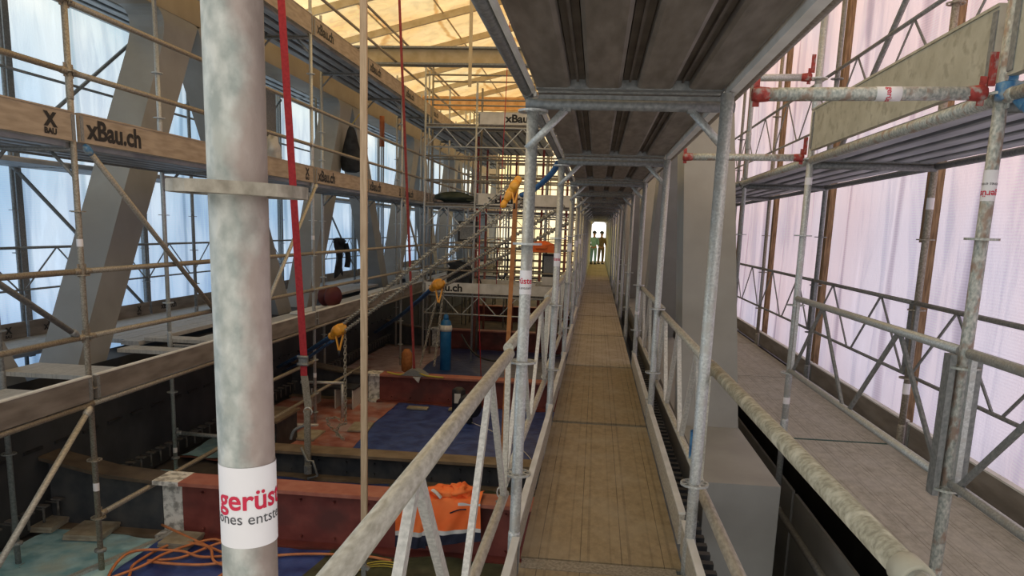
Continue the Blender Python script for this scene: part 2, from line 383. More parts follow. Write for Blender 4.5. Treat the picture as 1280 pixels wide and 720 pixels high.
def head(mb,p,d):
    """wedge head: shaped jaw at the end of a ledger, p at the post axis, d pointing along the ledger"""
    p=Vector(p); d=Vector(d).normalized()
    mb.path([p+d*.028,p+d*.05,p+d*.085,p+d*.10],[.024,.030,.027,.0243],10)
    return mb
def ledger(p,q,label,group,m='galv',mh=None,r=R,heads=True,n=12,wedge=True,name='ledger_tube',cat='ledger'):
    p,q=Vector(p),Vector(q); d=(q-p).normalized()
    t=thing(name,label,cat,p,group)
    mb=MB(); mb.tube(p+d*.09,q-d*.09,r,n) if heads else mb.tube(p,q,r,n)
    part('tube',mb,M[m],t)
    if heads:
        for e,dd in ((p,d),(q,-d)):
            hb=MB(); head(hb,e,dd); h=part('wedge_head',hb,M[mh or m],t)
            if wedge:
                w=MB(); w.beam(e+dd*.045+Vector((0,0,-.045)), e+dd*.042+Vector((0,0,.06)), .007,.024,up=dd); part('wedge',w,M[mh or m],h)
    return t
def brace(p,q,label,group,m='galv',mh=None,r=R):
    p,q=Vector(p),Vector(q); d=(q-p).normalized()
    t=thing('diagonal_brace',label,'brace',p,group)
    part('tube',MB().tube(p+d*.05,q-d*.05,r,12),M[m],t)
    for e,dd in ((p,d),(q,-d)):
        hb=MB(); hb.path([e,e+dd*.03,e+dd*.07,e+dd*.09],[.018,.032,.032,.026],10); part('brace_clamp',hb,M[mh or m],t)
    return t
def lattice(p,q,h,nb,label,group,m='galv',ms=None,r=R*.95,rs=.013,rail_r=None,zigzag='V',ends=True,w=.028):
    """lattice guard: top tube from p to q, bottom tube h lower, struts between"""
    p,q=Vector(p),Vector(q); dz=Vector((0,0,-h))
    t=thing('lattice_guard',label,'guard rail',p,group)
    part('top_rail',MB().tube(p,q,r,12),M[m],t)
    part('bottom_rail',MB().tube(p+dz,q+dz,rail_r or rs*1.5,10),M[m],t)
    for i in range(nb):
        a=p.lerp(q,(i+.04)/nb); b=p.lerp(q,(i+.5)/nb); c=p.lerp(q,(i+.96)/nb)
        for s,e in ((a+dz,b),(b,c+dz)):
            part('strut',MB().beam(s,e,w,w*.6,up=(1,0,0)),M[ms or m],t)
    if ends:
        for e in (p.lerp(q,.012),q.lerp(p,.012)):
            part('end_bracket',MB().beam(e+Vector((0,0,-.01)),e+dz*1.0,.022,.022,up=(1,0,0)),M[m],t)
    return t
def deck(x0,x1,y0,y1,z,label,group,top='deck_grey',sof='soffit',ch='soffit_channel',ribs=4,name='deck_unit',detail=True):
    """scaffold deck: boarded top, ribbed soffit below, hook rails at both ends"""
    t=thing(name,label,'scaffold deck',((x0+x1)/2,y0,z),group)
    g=.012
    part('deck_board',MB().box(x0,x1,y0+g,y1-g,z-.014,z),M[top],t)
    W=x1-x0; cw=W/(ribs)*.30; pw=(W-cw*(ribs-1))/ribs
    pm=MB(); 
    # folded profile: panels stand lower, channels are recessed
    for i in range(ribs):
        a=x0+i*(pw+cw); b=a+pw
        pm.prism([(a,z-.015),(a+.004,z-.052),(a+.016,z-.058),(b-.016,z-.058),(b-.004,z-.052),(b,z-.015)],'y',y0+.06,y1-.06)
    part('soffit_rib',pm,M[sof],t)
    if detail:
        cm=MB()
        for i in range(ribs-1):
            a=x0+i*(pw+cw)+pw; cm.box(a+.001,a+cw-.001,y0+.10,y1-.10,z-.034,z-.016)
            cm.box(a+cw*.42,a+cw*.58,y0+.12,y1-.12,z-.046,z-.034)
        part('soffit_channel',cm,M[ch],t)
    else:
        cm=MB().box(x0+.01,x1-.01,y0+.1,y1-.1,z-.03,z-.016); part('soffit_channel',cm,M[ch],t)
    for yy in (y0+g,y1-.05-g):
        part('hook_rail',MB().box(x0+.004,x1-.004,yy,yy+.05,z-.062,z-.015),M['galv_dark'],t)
    return t
def toe_board(p,q,h,th,label,group,m='board_tan',logo=None,edge=None,side=(1,0,0),lip=True):
    """p,q bottom corners of the board"""
    p,q=Vector(p),Vector(q); d=(q-p).normalized(); L=(q-p).length; s=Vector(side)
    t=thing('toe_board',label,'toe board',p,group)
    up=Vector((0,0,1))
    part('board',MB().beam(p+d*.01+up*h/2,q-d*.01+up*h/2,th,h,up=up),M[m],t)
    if lip:
        part('edge_strip',MB().beam(p+d*.012+up*(h+.006),q-d*.012+up*(h+.006),th*1.35,.012,up=up),M[edge or m],t)
        for e,dd in ((p,d),(q,-d)):
            part('end_fitting',MB().beam(e+dd*.012+up*(h*.5)+s*(th*.5+.003),e+dd*.05+up*(h*.5)+s*(th*.5+.003),.004,h*.9,up=up),M['galv_dark'],t)
    if logo:
        off=s*(th/2+.0035)
        for kind,a,sz in logo:
            if kind=='full': flat_text(t,'xBau.ch',sz,p+d*a+up*(h*.5-sz*.30)+off,d,up,M['ink_black'],bold=sz*.035,sx=1.08)
            elif kind=='mark':
                flat_text(t,'X',sz*.86,p+d*a+up*(h*.40)+off,d,up,M['ink_black'],bold=sz*.05,sx=1.15)
                flat_text(t,'BAU',sz*.36,p+d*(a-.015)+up*(h*.13)+off,d,up,M['ink_black'],bold=sz*.02,sx=1.2)
    return t

# ================================================================== SETTING
struct('floor', MB().box(-9,5,-1,44,-1.75,-1.62), M['floor'])
# sheeting walls
def wavy_sheet(name,x,y0,y1,z0,z1,m,amp=.03):
    mb=MB(); ny=int((y1-y0)/.14); nz=14; vs=[]; fs=[]
    for i in range(ny+1):
        for j in range(nz+1):
            y=y0+(y1-y0)*i/ny; z=z0+(z1-z0)*j/nz
            dx=amp*math.sin(y*2*PI/BAY*2+.7*math.sin(z*1.3))+amp*.5*math.sin(y*9+z*1.7)
            vs.append((x+dx,y,z))
    for i in range(ny):
        for j in range(nz):
            a=i*(nz+1)+j; fs.append((a,a+1,a+nz+2,a+nz+1))
    mb.add(vs,fs,True); o=struct(name,mb,m); return o
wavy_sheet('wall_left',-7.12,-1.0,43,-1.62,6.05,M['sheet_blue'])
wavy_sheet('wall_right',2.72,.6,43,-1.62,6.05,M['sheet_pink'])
struct('added_dark_panel', MB().box(2.40,2.44,.3,43,-1.62,-.08), M['chord_dark'])  # dark panel added to hide the bright sheeting below the right gangway
struct('added_dark_cover', MB().box(2.40,2.80,.3,43,-.10,-.08), M['chord_dark'])  # dark cover added above that panel, closing off the sheeting's glow
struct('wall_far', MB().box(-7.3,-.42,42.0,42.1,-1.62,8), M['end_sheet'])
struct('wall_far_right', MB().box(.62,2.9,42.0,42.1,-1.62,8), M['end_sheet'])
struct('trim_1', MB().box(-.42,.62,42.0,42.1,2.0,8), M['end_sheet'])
struct('window_1', MB().box(-.42,.62,42.05,42.1,-1.62,2.0), M['bright'])
# gable roof tarp
XR=-2.2; ZE=6.0; SL=.25
ZR=ZE+SL*(XR+7.12)
def roof_z(x): return ZE+SL*(x+7.12) if x<XR else ZR-SL*(x-XR)
mb=MB(); xs=[-7.12+ (XR+7.12)*i/12 for i in range(13)]+[XR+(2.72-XR)*i/12 for i in range(1,13)]
ys=[2+.4*i for i in range(101)]; vs=[]; fs=[]
for y in ys:
    for x in xs: vs.append((x,y,roof_z(x)+.05+.05*math.sin(x*5+.4*math.sin(y))*abs(math.sin(PI*(y-4.4)/BAY))))
nx=len(xs)
for i in range(len(ys)-1):
    for j in range(nx-1): a=i*nx+j; fs.append((a,a+1,a+nx+1,a+nx))
mb.add(vs,fs,True); struct('ceiling',mb,M['roof_tarp'])
# rafters
for k in range(3,14):
    y=4.4+BAY*k
    t=thing('roof_rafter','cream roof frame carrying the amber tarp, %s frame from the near end'%nth(k-3),'rafter',(-7,y,ZE),'roof frames under the amber tarp')
    part('left_chord',MB().beam((-7.05,y,roof_z(-7.05)-.1),(XR,y,ZR-.1),.09,.16),M['roof_beam'],t)
    part('right_chord',MB().beam((XR,y,ZR-.1),(2.65,y,roof_z(2.65)-.1),.09,.16),M['roof_beam'],t)
for i,x in enumerate((-5.6,-4.1,-2.9,-1.6)):
    solo('roof_purlin',MB().tube((x,9,roof_z(x)-.03),(x,41,roof_z(x)-.03),.022,8),M['roof_beam'],'thin cream purlin running along under the amber roof tarp, %s from the left eave'%nth(i),'purlin','purlins under the amber tarp')

# ================================================================== MAIN WALKWAY
XL,XRR=-.31,.51
PY=[3.16+BAY*k for k in range(-1,15)]
for k,y in enumerate(PY):
    if k==0: continue
    i=k-1
    side='left'
    st=[(1.26,.10)] if i in(0,1) else ([(1.3,.09)] if i in (2,3,4) else None)
    p=post(XL,y+.02,-1.6,2.0,'galvanised post along the left edge of the narrow walkway, %s from the camera'%nth(i),'posts on the left of the walkway',ros=[z for z in(.42,.92,1.42,1.95)] if i<7 else (),sticker=st,lean=(.008,0))
    if i==0:
        tube_text(p,'gerüste',.036,(XL+.023,y+.02,1.26),(0,0,1),(0,-1,0),R+.0022,M['ink_red'],bold=.0006,start=-2.75,h=-.005)
        tube_text(p,'schönes entsteht',.016,(XL+.023,y+.02,1.26),(0,0,1),(0,-1,0),R+.0022,M['ink_grey'],start=-2.9,h=-.028)
    if i==1:
        tube_text(p,'gerüste',.034,(XL+.023,y+.02,1.26),(0,0,1),(0,-1,0),R+.0022,M['ink_red'],bold=.0006,start=-2.75,h=-.005)
    yr=y+(.36 if i>0 else .30)
    p=post(XRR-.005,yr,-1.6,2.0,'galvanised post along the right edge of the narrow walkway, %s from the camera'%nth(i),'posts on the right of the walkway',ros=[.42] if i==0 else ([.42,.92] if i<7 else ()),sticker=[(.62,.05)] if i==2 else None,lean=(-.014 if i==0 else -.008,-.13 if i==0 else -.12))
    # transom under the overhead deck with corner struts
    t=thing('frame_transom','steel cross tube under the overhead deck, %s from the camera'%nth(i),'cross tube',(XL,y,1.98),'cross tubes of the walkway frames')
    part('tube',MB().tube((XL,y,1.975),(XRR,y,1.975),.021,12),M['galv_dark'],t)
    for sx,x in ((1,XL),(-1,XRR)):
        part('corner_strut',MB().path([(x+sx*.01,y,1.80),(x+sx*.16,y,1.955)],.0155,10),M['galv'],t)
        if i<6: part('strut_bracket',MB().cbox((x+sx*.165,y,1.965),(.032,.03,.035)),M['galv_dark'],t)
    part('lug_plate',MB().box(XL+.05,XRR-.05,y-.004,y+.004,1.99,2.012),M['galv_dark'],t)
for k,y in enumerate(PY[:-1]):
    i=k-1
    # walking deck
    lab='brown weathered deck panel of the walkway floor, %s from the bottom of the picture'%nth(k) if k>0 else 'reddish-edged deck panel at the very bottom of the walkway, nearest the camera'
    yy0=y+.02
    deck(-.27,.46,yy0+.06,yy0+BAY+.015,0.0,lab,'deck panels of the walkway floor',top='deck_brown' if k<3 else 'deck_beige',ribs=3,detail=(k<3))
    if k==1:
        solo('tube_band',MB().tube((XL,1.80,2.03),(XL,1.86,2.03),.0262,16),M['galv'],'pale band on the dark tube at the left edge of the overhead deck','band'); solo('gap_plate',MB().box(-.26,.43,yy0-.05,yy0+.05,-.012,.003),M['galv_warm'],'narrow steel cover strip across the joint at the near end of the walkway','cover strip')
    # overhead deck
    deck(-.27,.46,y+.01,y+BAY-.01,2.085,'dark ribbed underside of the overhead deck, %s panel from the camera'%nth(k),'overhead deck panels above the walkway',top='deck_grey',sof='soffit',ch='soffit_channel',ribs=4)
    ledger((XL,y,2.03),(XL,y+BAY,2.03),'dark tube along the left edge of the overhead deck, %s bay from the camera'%nth(k),'edge tubes of the overhead deck','galv_dark',heads=False)
    ledger((XRR+.02,y,2.05),(XRR+.02,y+BAY,2.05),'tube along the right edge of the overhead deck, %s bay from the camera'%nth(k),'edge tubes of the overhead deck','galv_warm',heads=False)
    solo('edge_angle',MB().box(.462,.496,y+.03,y+BAY-.03,2.005,2.045),M['board_white'],'pale strip between the overhead deck and its right edge tube, %s bay'%nth(k),'edge strip','pale strips of the overhead deck')
    solo('edge_angle',MB().box(-.284,-.272,y+.03,y+BAY-.03,2.01,2.03),M['board_white'],'thin pale strip between the overhead deck and its left edge tube, %s bay'%nth(k),'edge strip','pale strips of the overhead deck')
    # left lattice guard
    lattice((XL-.045,y+(.36 if k==0 else .06),.97),(XL-.03,y+BAY-.03,.96),.62,2,'worn lattice guard on the left of the walkway, %s bay from the camera'%nth(k),'lattice guards on the left of the walkway','rail_worn','alu',w=.034,rail_r=.02)
    toe_board((XL+.015,y+.06,.0),(XL+.03,y+BAY-.06,.0),.15,.024,'pale toe board along the left of the walkway floor, %s bay from the camera'%nth(k),'toe boards on the left of the walkway','rail_worn',edge='board_white',lip=(k<5))
    if k<3:
        toe_board((XRR-.03,y+.36,.0),(XRR-.03,y+BAY+.28,.0),.15,.024,'grey toe board along the right of the walkway floor, %s bay from the camera'%nth(k),'toe boards on the right of the walkway','rail_worn',edge='board_white')
# right guard rails
yr=[1.25,3.46,6.02,8.55]
t=thing('guard_tube','thick mortar-spattered guard tube at the lower right of the walkway','guard rail',(.56,.0,.92),'guard tubes on the right of the walkway')
part('tube',MB().tube((.575,1.30,.91),(.545,3.44,.90),.0265,20),M['galv_dirty'],t)
part('end_collar',MB().lathe([(.0265,-.01),(.031,-.008),(.031,.05),(.0265,.055)],(.575,1.28,.91),(-.014,1,0)),M['board_pale'],t)
t2=ledger((.58,.55,.92),(.575,1.27,.91),'short tube continuing the guard tube past the bottom right corner','guard tubes on the right of the walkway','galv',heads=False)
ledger((.575,1.0,.32),(.545,3.44,.31),'lower guard tube at the near right of the walkway, under the mortar-spattered tube','guard tubes on the right of the walkway','rail_worn',heads=False)
for j in (1,2):
    t=lattice((.545,yr[j],.90),(.53,yr[j+1],.885),.56,3,'worn lattice guard on the right of the walkway, %s bay beyond the first post'%nth(j-1),'lattice guards on the right of the walkway','rail_worn','alu',w=.04,rail_r=.019)
for j,(x,y,z) in enumerate(((.53,3.46,.90),(.51,6.02,.89),(.50,8.55,.88))):
    solo('tube_coupler',MB().lathe([(.03,-.035),(.036,-.03),(.036,.03),(.03,.035)],(x,y-.06,z),(0,1,0),14),M['galv_warm'],'round coupler joining the right guard to a walkway post, %s from the camera'%nth(j),'coupler','couplers on the right guard')
# blue-marked spot on right post
solo('paint_mark',MB().path([(.4985,3.417,.47),(.4975,3.410,.60)],.0258,14,caps=False),M['blue_paint'],'smear of blue paint around the nearest right walkway post','paint mark')

# foreground post -----------------------------------------------------------
FX,FY=-.298,.622
t=thing('scaffold_post','huge mottled galvanised post with a white red-lettered sticker in the left foreground','scaffold post',(FX,FY,.2))
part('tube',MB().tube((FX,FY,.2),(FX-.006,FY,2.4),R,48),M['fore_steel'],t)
ros=part('rosette',rosette_mb().mesh('rosette',M['galv_warm']),M['galv_warm'],t,(FX-.003,FY,1.5045))
ros.scale=(.93,.93,1.1); ros.rotation_euler=(0,.02,.2)
zt,zb=1.268,1.194
part('sticker',MB().path([(FX-.0024,FY,zb),(FX-.0026,FY,zt)],R+.0005,48,caps=False),M['white'],t)
vd=Vector((-FX,-FY,0)).normalized()
tube_text(t,'gerüste',.0262,(FX-.0025,FY,1.2300),(0,0,1),vd,R+.0009,M['ink_red'],bold=.0005,start=-1.20)
tube_text(t,'schönes entsteht',.0142,(FX-.0025,FY,1.2165),(0,0,1),vd,R+.0009,M['ink_grey'],start=-2.05)

# ================================================================== RIGHT SCAFFOLD
XI,XO=1.47,2.32
RY=[3.12+BAY*k for k in range(-1,15)]
for k,y in enumerate(RY):
    if k==0: continue
    i=k-1
    z1=3.6 if i<2 else (6 if i%2 else 4.4)
    near=i<6
    rz=[z for z in(.5,1.0,1.5,2.03,2.57,3.07)] if near else ()
    lab='galvanised post on the inner side of the right scaffold, %s from the camera'%nth(i)
    if i==2:
        post(XI+.03,y,-1.6,1.0,'short dark inner post with a thinner spigot, third in the right scaffold','inner posts of the right scaffold','galv_dark',ros=(-.5,.5))
        post(XI+.03,y,1.0,4.4,'thin upper length above the short dark post of the right scaffold','inner posts of the right scaffold','galv',ros=(1.5,2.03),r=.021)
    else:
        p=post(XI,y,-1.6,z1,lab,'inner posts of the right scaffold','galv_near' if i==0 else 'galv',ros=rz,sticker=[(1.70,.115)] if i==0 else [(.29,.05),(1.88,.05)] if i==1 else None)
        if i==0:
            tube_text(p,'gerüste',.034,(XI,y,1.70),(0,0,-1),(-.4,-1,0),R+.0022,M['ink_red'],bold=.0006,start=-1.4,h=.02)
            tube_text(p,'schönes entsteht',.016,(XI,y,1.70),(0,0,-1),(-.4,-1,0),R+.0022,M['ink_grey'],start=-1.9,h=-.01)
    post(XO,y+.03,-.4,4.6,'weathered post on the outer side of the right scaffold, %s from the camera'%nth(i),'outer posts of the right scaffold','galv_warm' if i%2 else 'galv_dark',ros=rz,sticker=[(.42,.08),(1.75,.08)] if i in(1,) else None)
    yb=y+.33
    if i<9: solo('timber_batten',MB().box(2.46,2.52,yb,yb+.10,-.07,5.2),M['wood_brown'],'brown upright timber batten against the pink-white sheeting, %s from the camera'%nth(i),'timber batten','timber battens along the right sheeting')
    if i==1: solo('batten_splice',MB().box(2.435,2.46,yb-.0,yb+.10,1.48,2.0),M['wood_brown'],'short timber splice block nailed to the second batten from the camera','splice block')
for k in range(0,12):
    y=RY[k]; n_=nth(k)
    deck(XI+.03,XO-.03,y,y+BAY,0.0,'grey grooved deck of the lower right gangway, %s panel from the camera'%n_,'deck panels of the lower right gangway',top='deck_grey',ribs=5,detail=False)
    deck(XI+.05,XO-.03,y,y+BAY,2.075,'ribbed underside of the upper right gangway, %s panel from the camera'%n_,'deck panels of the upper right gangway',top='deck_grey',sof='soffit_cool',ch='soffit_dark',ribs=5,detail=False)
    toe_board((XO+.035,y+.02,-.0),(XO+.035,y+BAY-.02,-.0),.17,.03,'grey-brown toe board at the foot of the pink sheeting, %s bay from the camera'%n_,'outer toe boards of the lower right gangway','board_grey',side=(-1,0,0),edge='board_white')
    lattice((XO-.02,y+.05,1.05),(XO-.02,y+BAY,1.05),.52,2,'thin dark lattice guard before the pink sheeting, %s bay from the camera'%n_,'outer lattice guards of the lower right gangway','galv_dark','galv_dark',r=.017,rail_r=.013,w=.018,ends=k<4)
    lattice((XO-.02,y+.05,3.14),(XO-.02,y+BAY,3.14),.52,2,'thin lattice guard of the upper right gangway, %s bay from the camera'%n_,'outer lattice guards of the upper right gangway','galv_dark','galv_dark',r=.017,rail_r=.013,w=.018,ends=False)
    ledger((XI,y,2.02),(XI,y+BAY,2.02),'thick tube under the inner edge of the upper right gangway, %s bay from the camera'%n_,'edge tubes of the upper right gangway','galv_near' if k<3 else 'galv_dark',r=.029 if k==1 else R)
    if k<6:
        ledger((XO,y+.03,2.0),(XO,y+BAY+.03,2.0),'dark tube under the outer edge of the upper right gangway, %s bay from the camera'%n_,'edge tubes of the upper right gangway','galv_dark',heads=False)
toe_board((XI-.005,3.17,2.085),(XI-.005,5.66,2.085),.27,.035,'large pale toe board of the upper right gangway, left of the blue coupler','inner toe boards of the upper right gangway','board_pale',side=(-1,0,0),edge='board_pale')
toe_board((XI-.005,.60,2.085),(XI-.005,3.07,2.085),.27,.035,'pale toe board cut by the right picture edge above the blue coupler','inner toe boards of the upper right gangway','board_pale',side=(-1,0,0),edge='board_pale')
for k in range(1,10):
    y=RY[k]
    for z,w in ((-.06,'under the lower right gangway'),(1.99,'under the upper right gangway')):
        ledger((XI,y,z),(XO,y,z),'cross tube %s, %s from the camera'%(w,nth(k-1)),'cross tubes of the right scaffold','galv_dark',heads=False)
solo('joint_gap_strip',MB().box(XI+.06,XO-.1,RY[2]-.012,RY[2]+.012,-.004,.004),mat('green_strip',(.03,.09,.07),None),'narrow green strip in the joint of the lower right gangway','joint strip')
lattice((XI,3.16,1.06),(XI,5.66,1.05),.53,2,'grey inner lattice guard of the lower right gangway between the first two posts','inner lattice guards of the right scaffold','galv','galv_dark',r=.021,rail_r=.02,w=.024)
lattice((XI,.60,1.06),(XI,3.08,1.06),.53,2,'grey lattice guard cut by the right picture edge','inner lattice guards of the right scaffold','galv','galv_dark',r=.021,rail_r=.02,w=.024)
for xx in (-.05,.05):
    solo('channel_post',MB().box(XI+xx-.012,XI+xx+.012,3.10,3.16,.47,1.05),M['galv_dark'],'upright aluminium channel clamped %s the nearest right post'%('left of' if xx<0 else 'right of'),'channel','channels clamped on the nearest right post')
# red-headed cross tubes from the walkway to the gangway
ll=ledger((XRR+.03,3.14,2.02),(XI-.03,3.12,2.035),'nearest galvanised cross tube with red wedge heads from walkway to right gangway','red-headed cross tubes','galv_near','red_paint',r=.0255)
for z0_,z1_ in ((0,0),):
    s=MB().tube((1.02,3.129,2.028),(1.11,3.127,2.029),.0268,20); part('sticker',s,M['white'],ll)
    vsx,fsx=text_geo('gerüste',.03,.0006,sub=.004); mb=MB(); out=[]
    for a,b in vsx:
        th=-a/.0275+.9; out.append((1.055+b,3.128-.0275*math.cos(th),2.0285+.0275*math.sin(th)))
    mb.add(out,fsx); part('lettering',mb,M['ink_red'],ll)
for e in ((XRR+.02,3.14,2.02),):
    pass
ledger((XRR+.05,5.73,2.03),(XI-.02,5.69,2.04),'second galvanised cross tube with red wedge head at the right gangway','red-headed cross tubes','galv_near','red_paint')
ledger((XRR+.1,5.73,2.57),(XI-.02,5.69,2.58),'short cross tube with a red head above the upper right gangway','red-headed cross tubes','galv','red_paint')
ledger((XRR+.1,5.73,3.07),(XI-.02,5.69,3.08),'cross tube with red head cut by the top edge of the picture','red-headed cross tubes','galv','red_paint')
for i,(y,z) in enumerate(((3.12,2.12),(5.69,2.12),(5.69,2.67))):
    solo('wedge_pin',MB().beam((XI-.045,y,z-.06),(XI-.045,y,z+.06),.010,.026,up=(1,0,0)),M['red_paint'],['red wedge standing at the nearest right post beside the blue coupler','red wedge at the second right post below the toe board','red wedge at the second right post above the toe board'][i],'wedge','red wedges on the right posts')
t=thing('swivel_coupler','blue swivel coupler on the nearest right post','coupler',(XI,3.10,2.03))
part('jaw',MB().lathe([(.03,-.035),(.045,-.03),(.045,.03),(.03,.035)],(XI+.005,3.085,2.035),(0,0,1),14),M['blue_paint'],t)
part('arm_clamp',MB().lathe([(.027,-.04),(.036,-.035),(.036,.035),(.027,.04)],(XI+.03,3.03,2.01),(.35,-.55,-.7),14),M['blue_paint'],t)
part('wedge',MB().beam((XI,3.06,2.02),(XI+.005,3.055,2.17),.01,.03),M['blue_paint'],t)
brace((XI+.03,3.04,2.02),(XI+.42,2.0,.9),'mortar-stained diagonal tube running from the blue coupler off the right picture edge','braces of the right scaffold','galv_dirty','blue_paint',r=.025)
brace((XO,8.33,2.05),(XO,5.8,4.0),'dark diagonal tube rising before the pink sheeting at the top','braces of the right scaffold','galv_dark')
# below the right gangway
for k in range(1,6):
    y=RY[k]
    ledger((XI,y,-.54),(XI,y+BAY,-.54),'dim tube below the right gangway deck, %s bay from the camera'%nth(k-1),'low tubes below the right gangway','galv_dark')
    solo('shuttering_board',MB().box(XI+.12,XI+.14,y+.03,y+BAY-.03,-1.6,-.42),M['girder'],'grey boarding panel in the dark below the right gangway, %s bay'%nth(k-1),'boarding','boarding below the right gangway')

# ================================================================== BRIDGE GIRDERS
def fillet(c,a,b,d1,d2,n=8):
    """corner c between directions to a and b, replaced by a smooth curve"""
    c,a,b=Vector(c),Vector(a),Vector(b); p=c+(a-c).normalized()*d1; q=c+(b-c).normalized()*d2
    return [tuple((1-t)**2*p+2*t*(1-t)*c+t*t*q) for t in [i/n for i in range(n+1)]]
def diagonal(yb,yt,w,zb,zt,wb,wt,f=(.3,.3,.3,.3)):
    """outline of a web member in (y,z): yb/yt left edges at the bottom / top, flared into the chords"""
    A=(yb,zb);B=(yb+wb,zb);C_=(yt+wt,zt);D=(yt,zt)
    e=.03
    pts=[]
    # bottom-right corner: from the chord to the right edge
    pts+= [(yb,zb-e),(yb+wb+f[1],zb-e),]
    pts+= fillet(B,(yb+wb+5,zb),C_,f[1],f[1]*1.4)
    pts+= list(reversed(fillet(C_,(yt+wt+5,zt),B,f[2],f[2]*1.4)))
    pts+= [(yt+wt+f[2],zt+e),(yt-f[3],zt+e)]
    pts+= fillet(D,(yt-5,zt),A,f[3],f[3]*1.4)
    pts+= list(reversed(fillet(A,(yb-5,zb),D,f[0],f[0]*1.4)))
    pts+= [(yb-f[0],zb-e)]
    return pts
def girder(name,label,x0,x1,off,ya,yb_,nper,zc=-.1,skip_first=False):
    t=thing(name,label,'bridge girder',((x0+x1)/2,ya,-1.6))
    # lower chord (box) with flange edge
    part('lower_chord',MB().box(x0,x1,ya,yb_,-1.58,zc),M['chord_dark'] if not skip_first else M['girder'],t)
    part('top_chord',MB().box(x0,x1,(5 if skip_first else 4),yb_,3.93,4.6),M['chord_top'],t)
    e=.004
    for k in range(nper):
        o=off+6.37*k
        if not(skip_first and k==0):
            part('web_diagonal',MB().prism(diagonal(10.35-6.37+o+1.5-1.45,10.35-6.37+o-0.0-2.05+2.0,.5,zc,3.93,.5,.5) if False else
                 diag_down(o-6.37,zc),'x',x0+e,x1-e),M['girder'],t)
        part('web_diagonal',MB().prism(diag_up(o,zc),'x',x0+e,x1-e),M['girder'],t)
    return t
def quad(A,B,C_,D,f,e=.03):
    """A bottom-left, B bottom-right, C top-right, D top-left"""
    pts=[(A[0]-f[0],A[1]-e),(B[0]+f[1],B[1]-e)]
    pts+=fillet(B,(B[0]+9,B[1]),C_,f[1],f[1]*1.5) if f[1] else [B]
    pts+=list(reversed(fillet(C_,(C_[0]+9,C_[1]),B,f[2],f[2]*1.5)))
    pts+=[(C_[0]+f[2],C_[1]+e),(D[0]-f[3],D[1]+e)]
    pts+=fillet(D,(D[0]-9,D[1]),A,f[3],f[3]*1.5)
    pts+=list(reversed(fillet(A,(A[0]-9,A[1]),D,f[0],f[0]*1.5))) if f[0] else [A]
    return pts
def diag_up(o,zb): return quad((7.20+o,zb),(7.68+o,zb),(9.95+o,3.93),(9.30+o,3.93),(.0,.0,.06,.38))
def diag_down(o,zb): return quad((12.30+o,zb),(12.86+o,zb),(10.50+o,3.93),(9.93+o,3.93),(.0,.0,.38,.06))
lg=girder('truss_girder','long grey steel truss girder with slanting members along the left side',-5.75,-5.3,0,1.5,41,6)
rg=girder('truss_girder','grey steel truss girder with slanting members just right of the walkway',.72,1.16,-1.42,4.42,41,6,zc=.03,skip_first=True)
# shear studs along the left lower chord: rows of pins
st=MB()
for r_,z in ((0,-.22),(1,-1.34)):
    for k in range(80):
        y=3.0+.2*k; st.tube((-5.3,y,z),(-5.17,y,z),.010,6); st.tube((-5.17,y,z-.13),(-5.17,y,z+.03),.013,6); st.box(-5.22,-5.12,y-.03,y+.03,z+.03,z+.045)
o=part('shear_stud',st,mat('stud_steel',(.09,.085,.08),(.16,.15,.14),20),lg); o['kind']='stuff'
st=MB()
for k in range(40): st.beam((-5.29,3.0+.42*k,-.75-.004*k),(-5.29,3.0+.42*k+.24,-.75-.004*k),.02,.03)
o=part('web_cleat',st,M['black'],lg); o['kind']='stuff'
# upright dark cleats at the girder, seen beside the walkway floor
st=MB()
for k in range(120):
    y=2.6+.11*k; st.box(.60,.66,y,y+.045,-.30,-.12)
solo('cleat_row',st.box(.59,.67,2.5,16,-.34,-.30),M['black'],'row of small dark cleats in the gap right of the walkway floor','cleat row',kind='stuff')

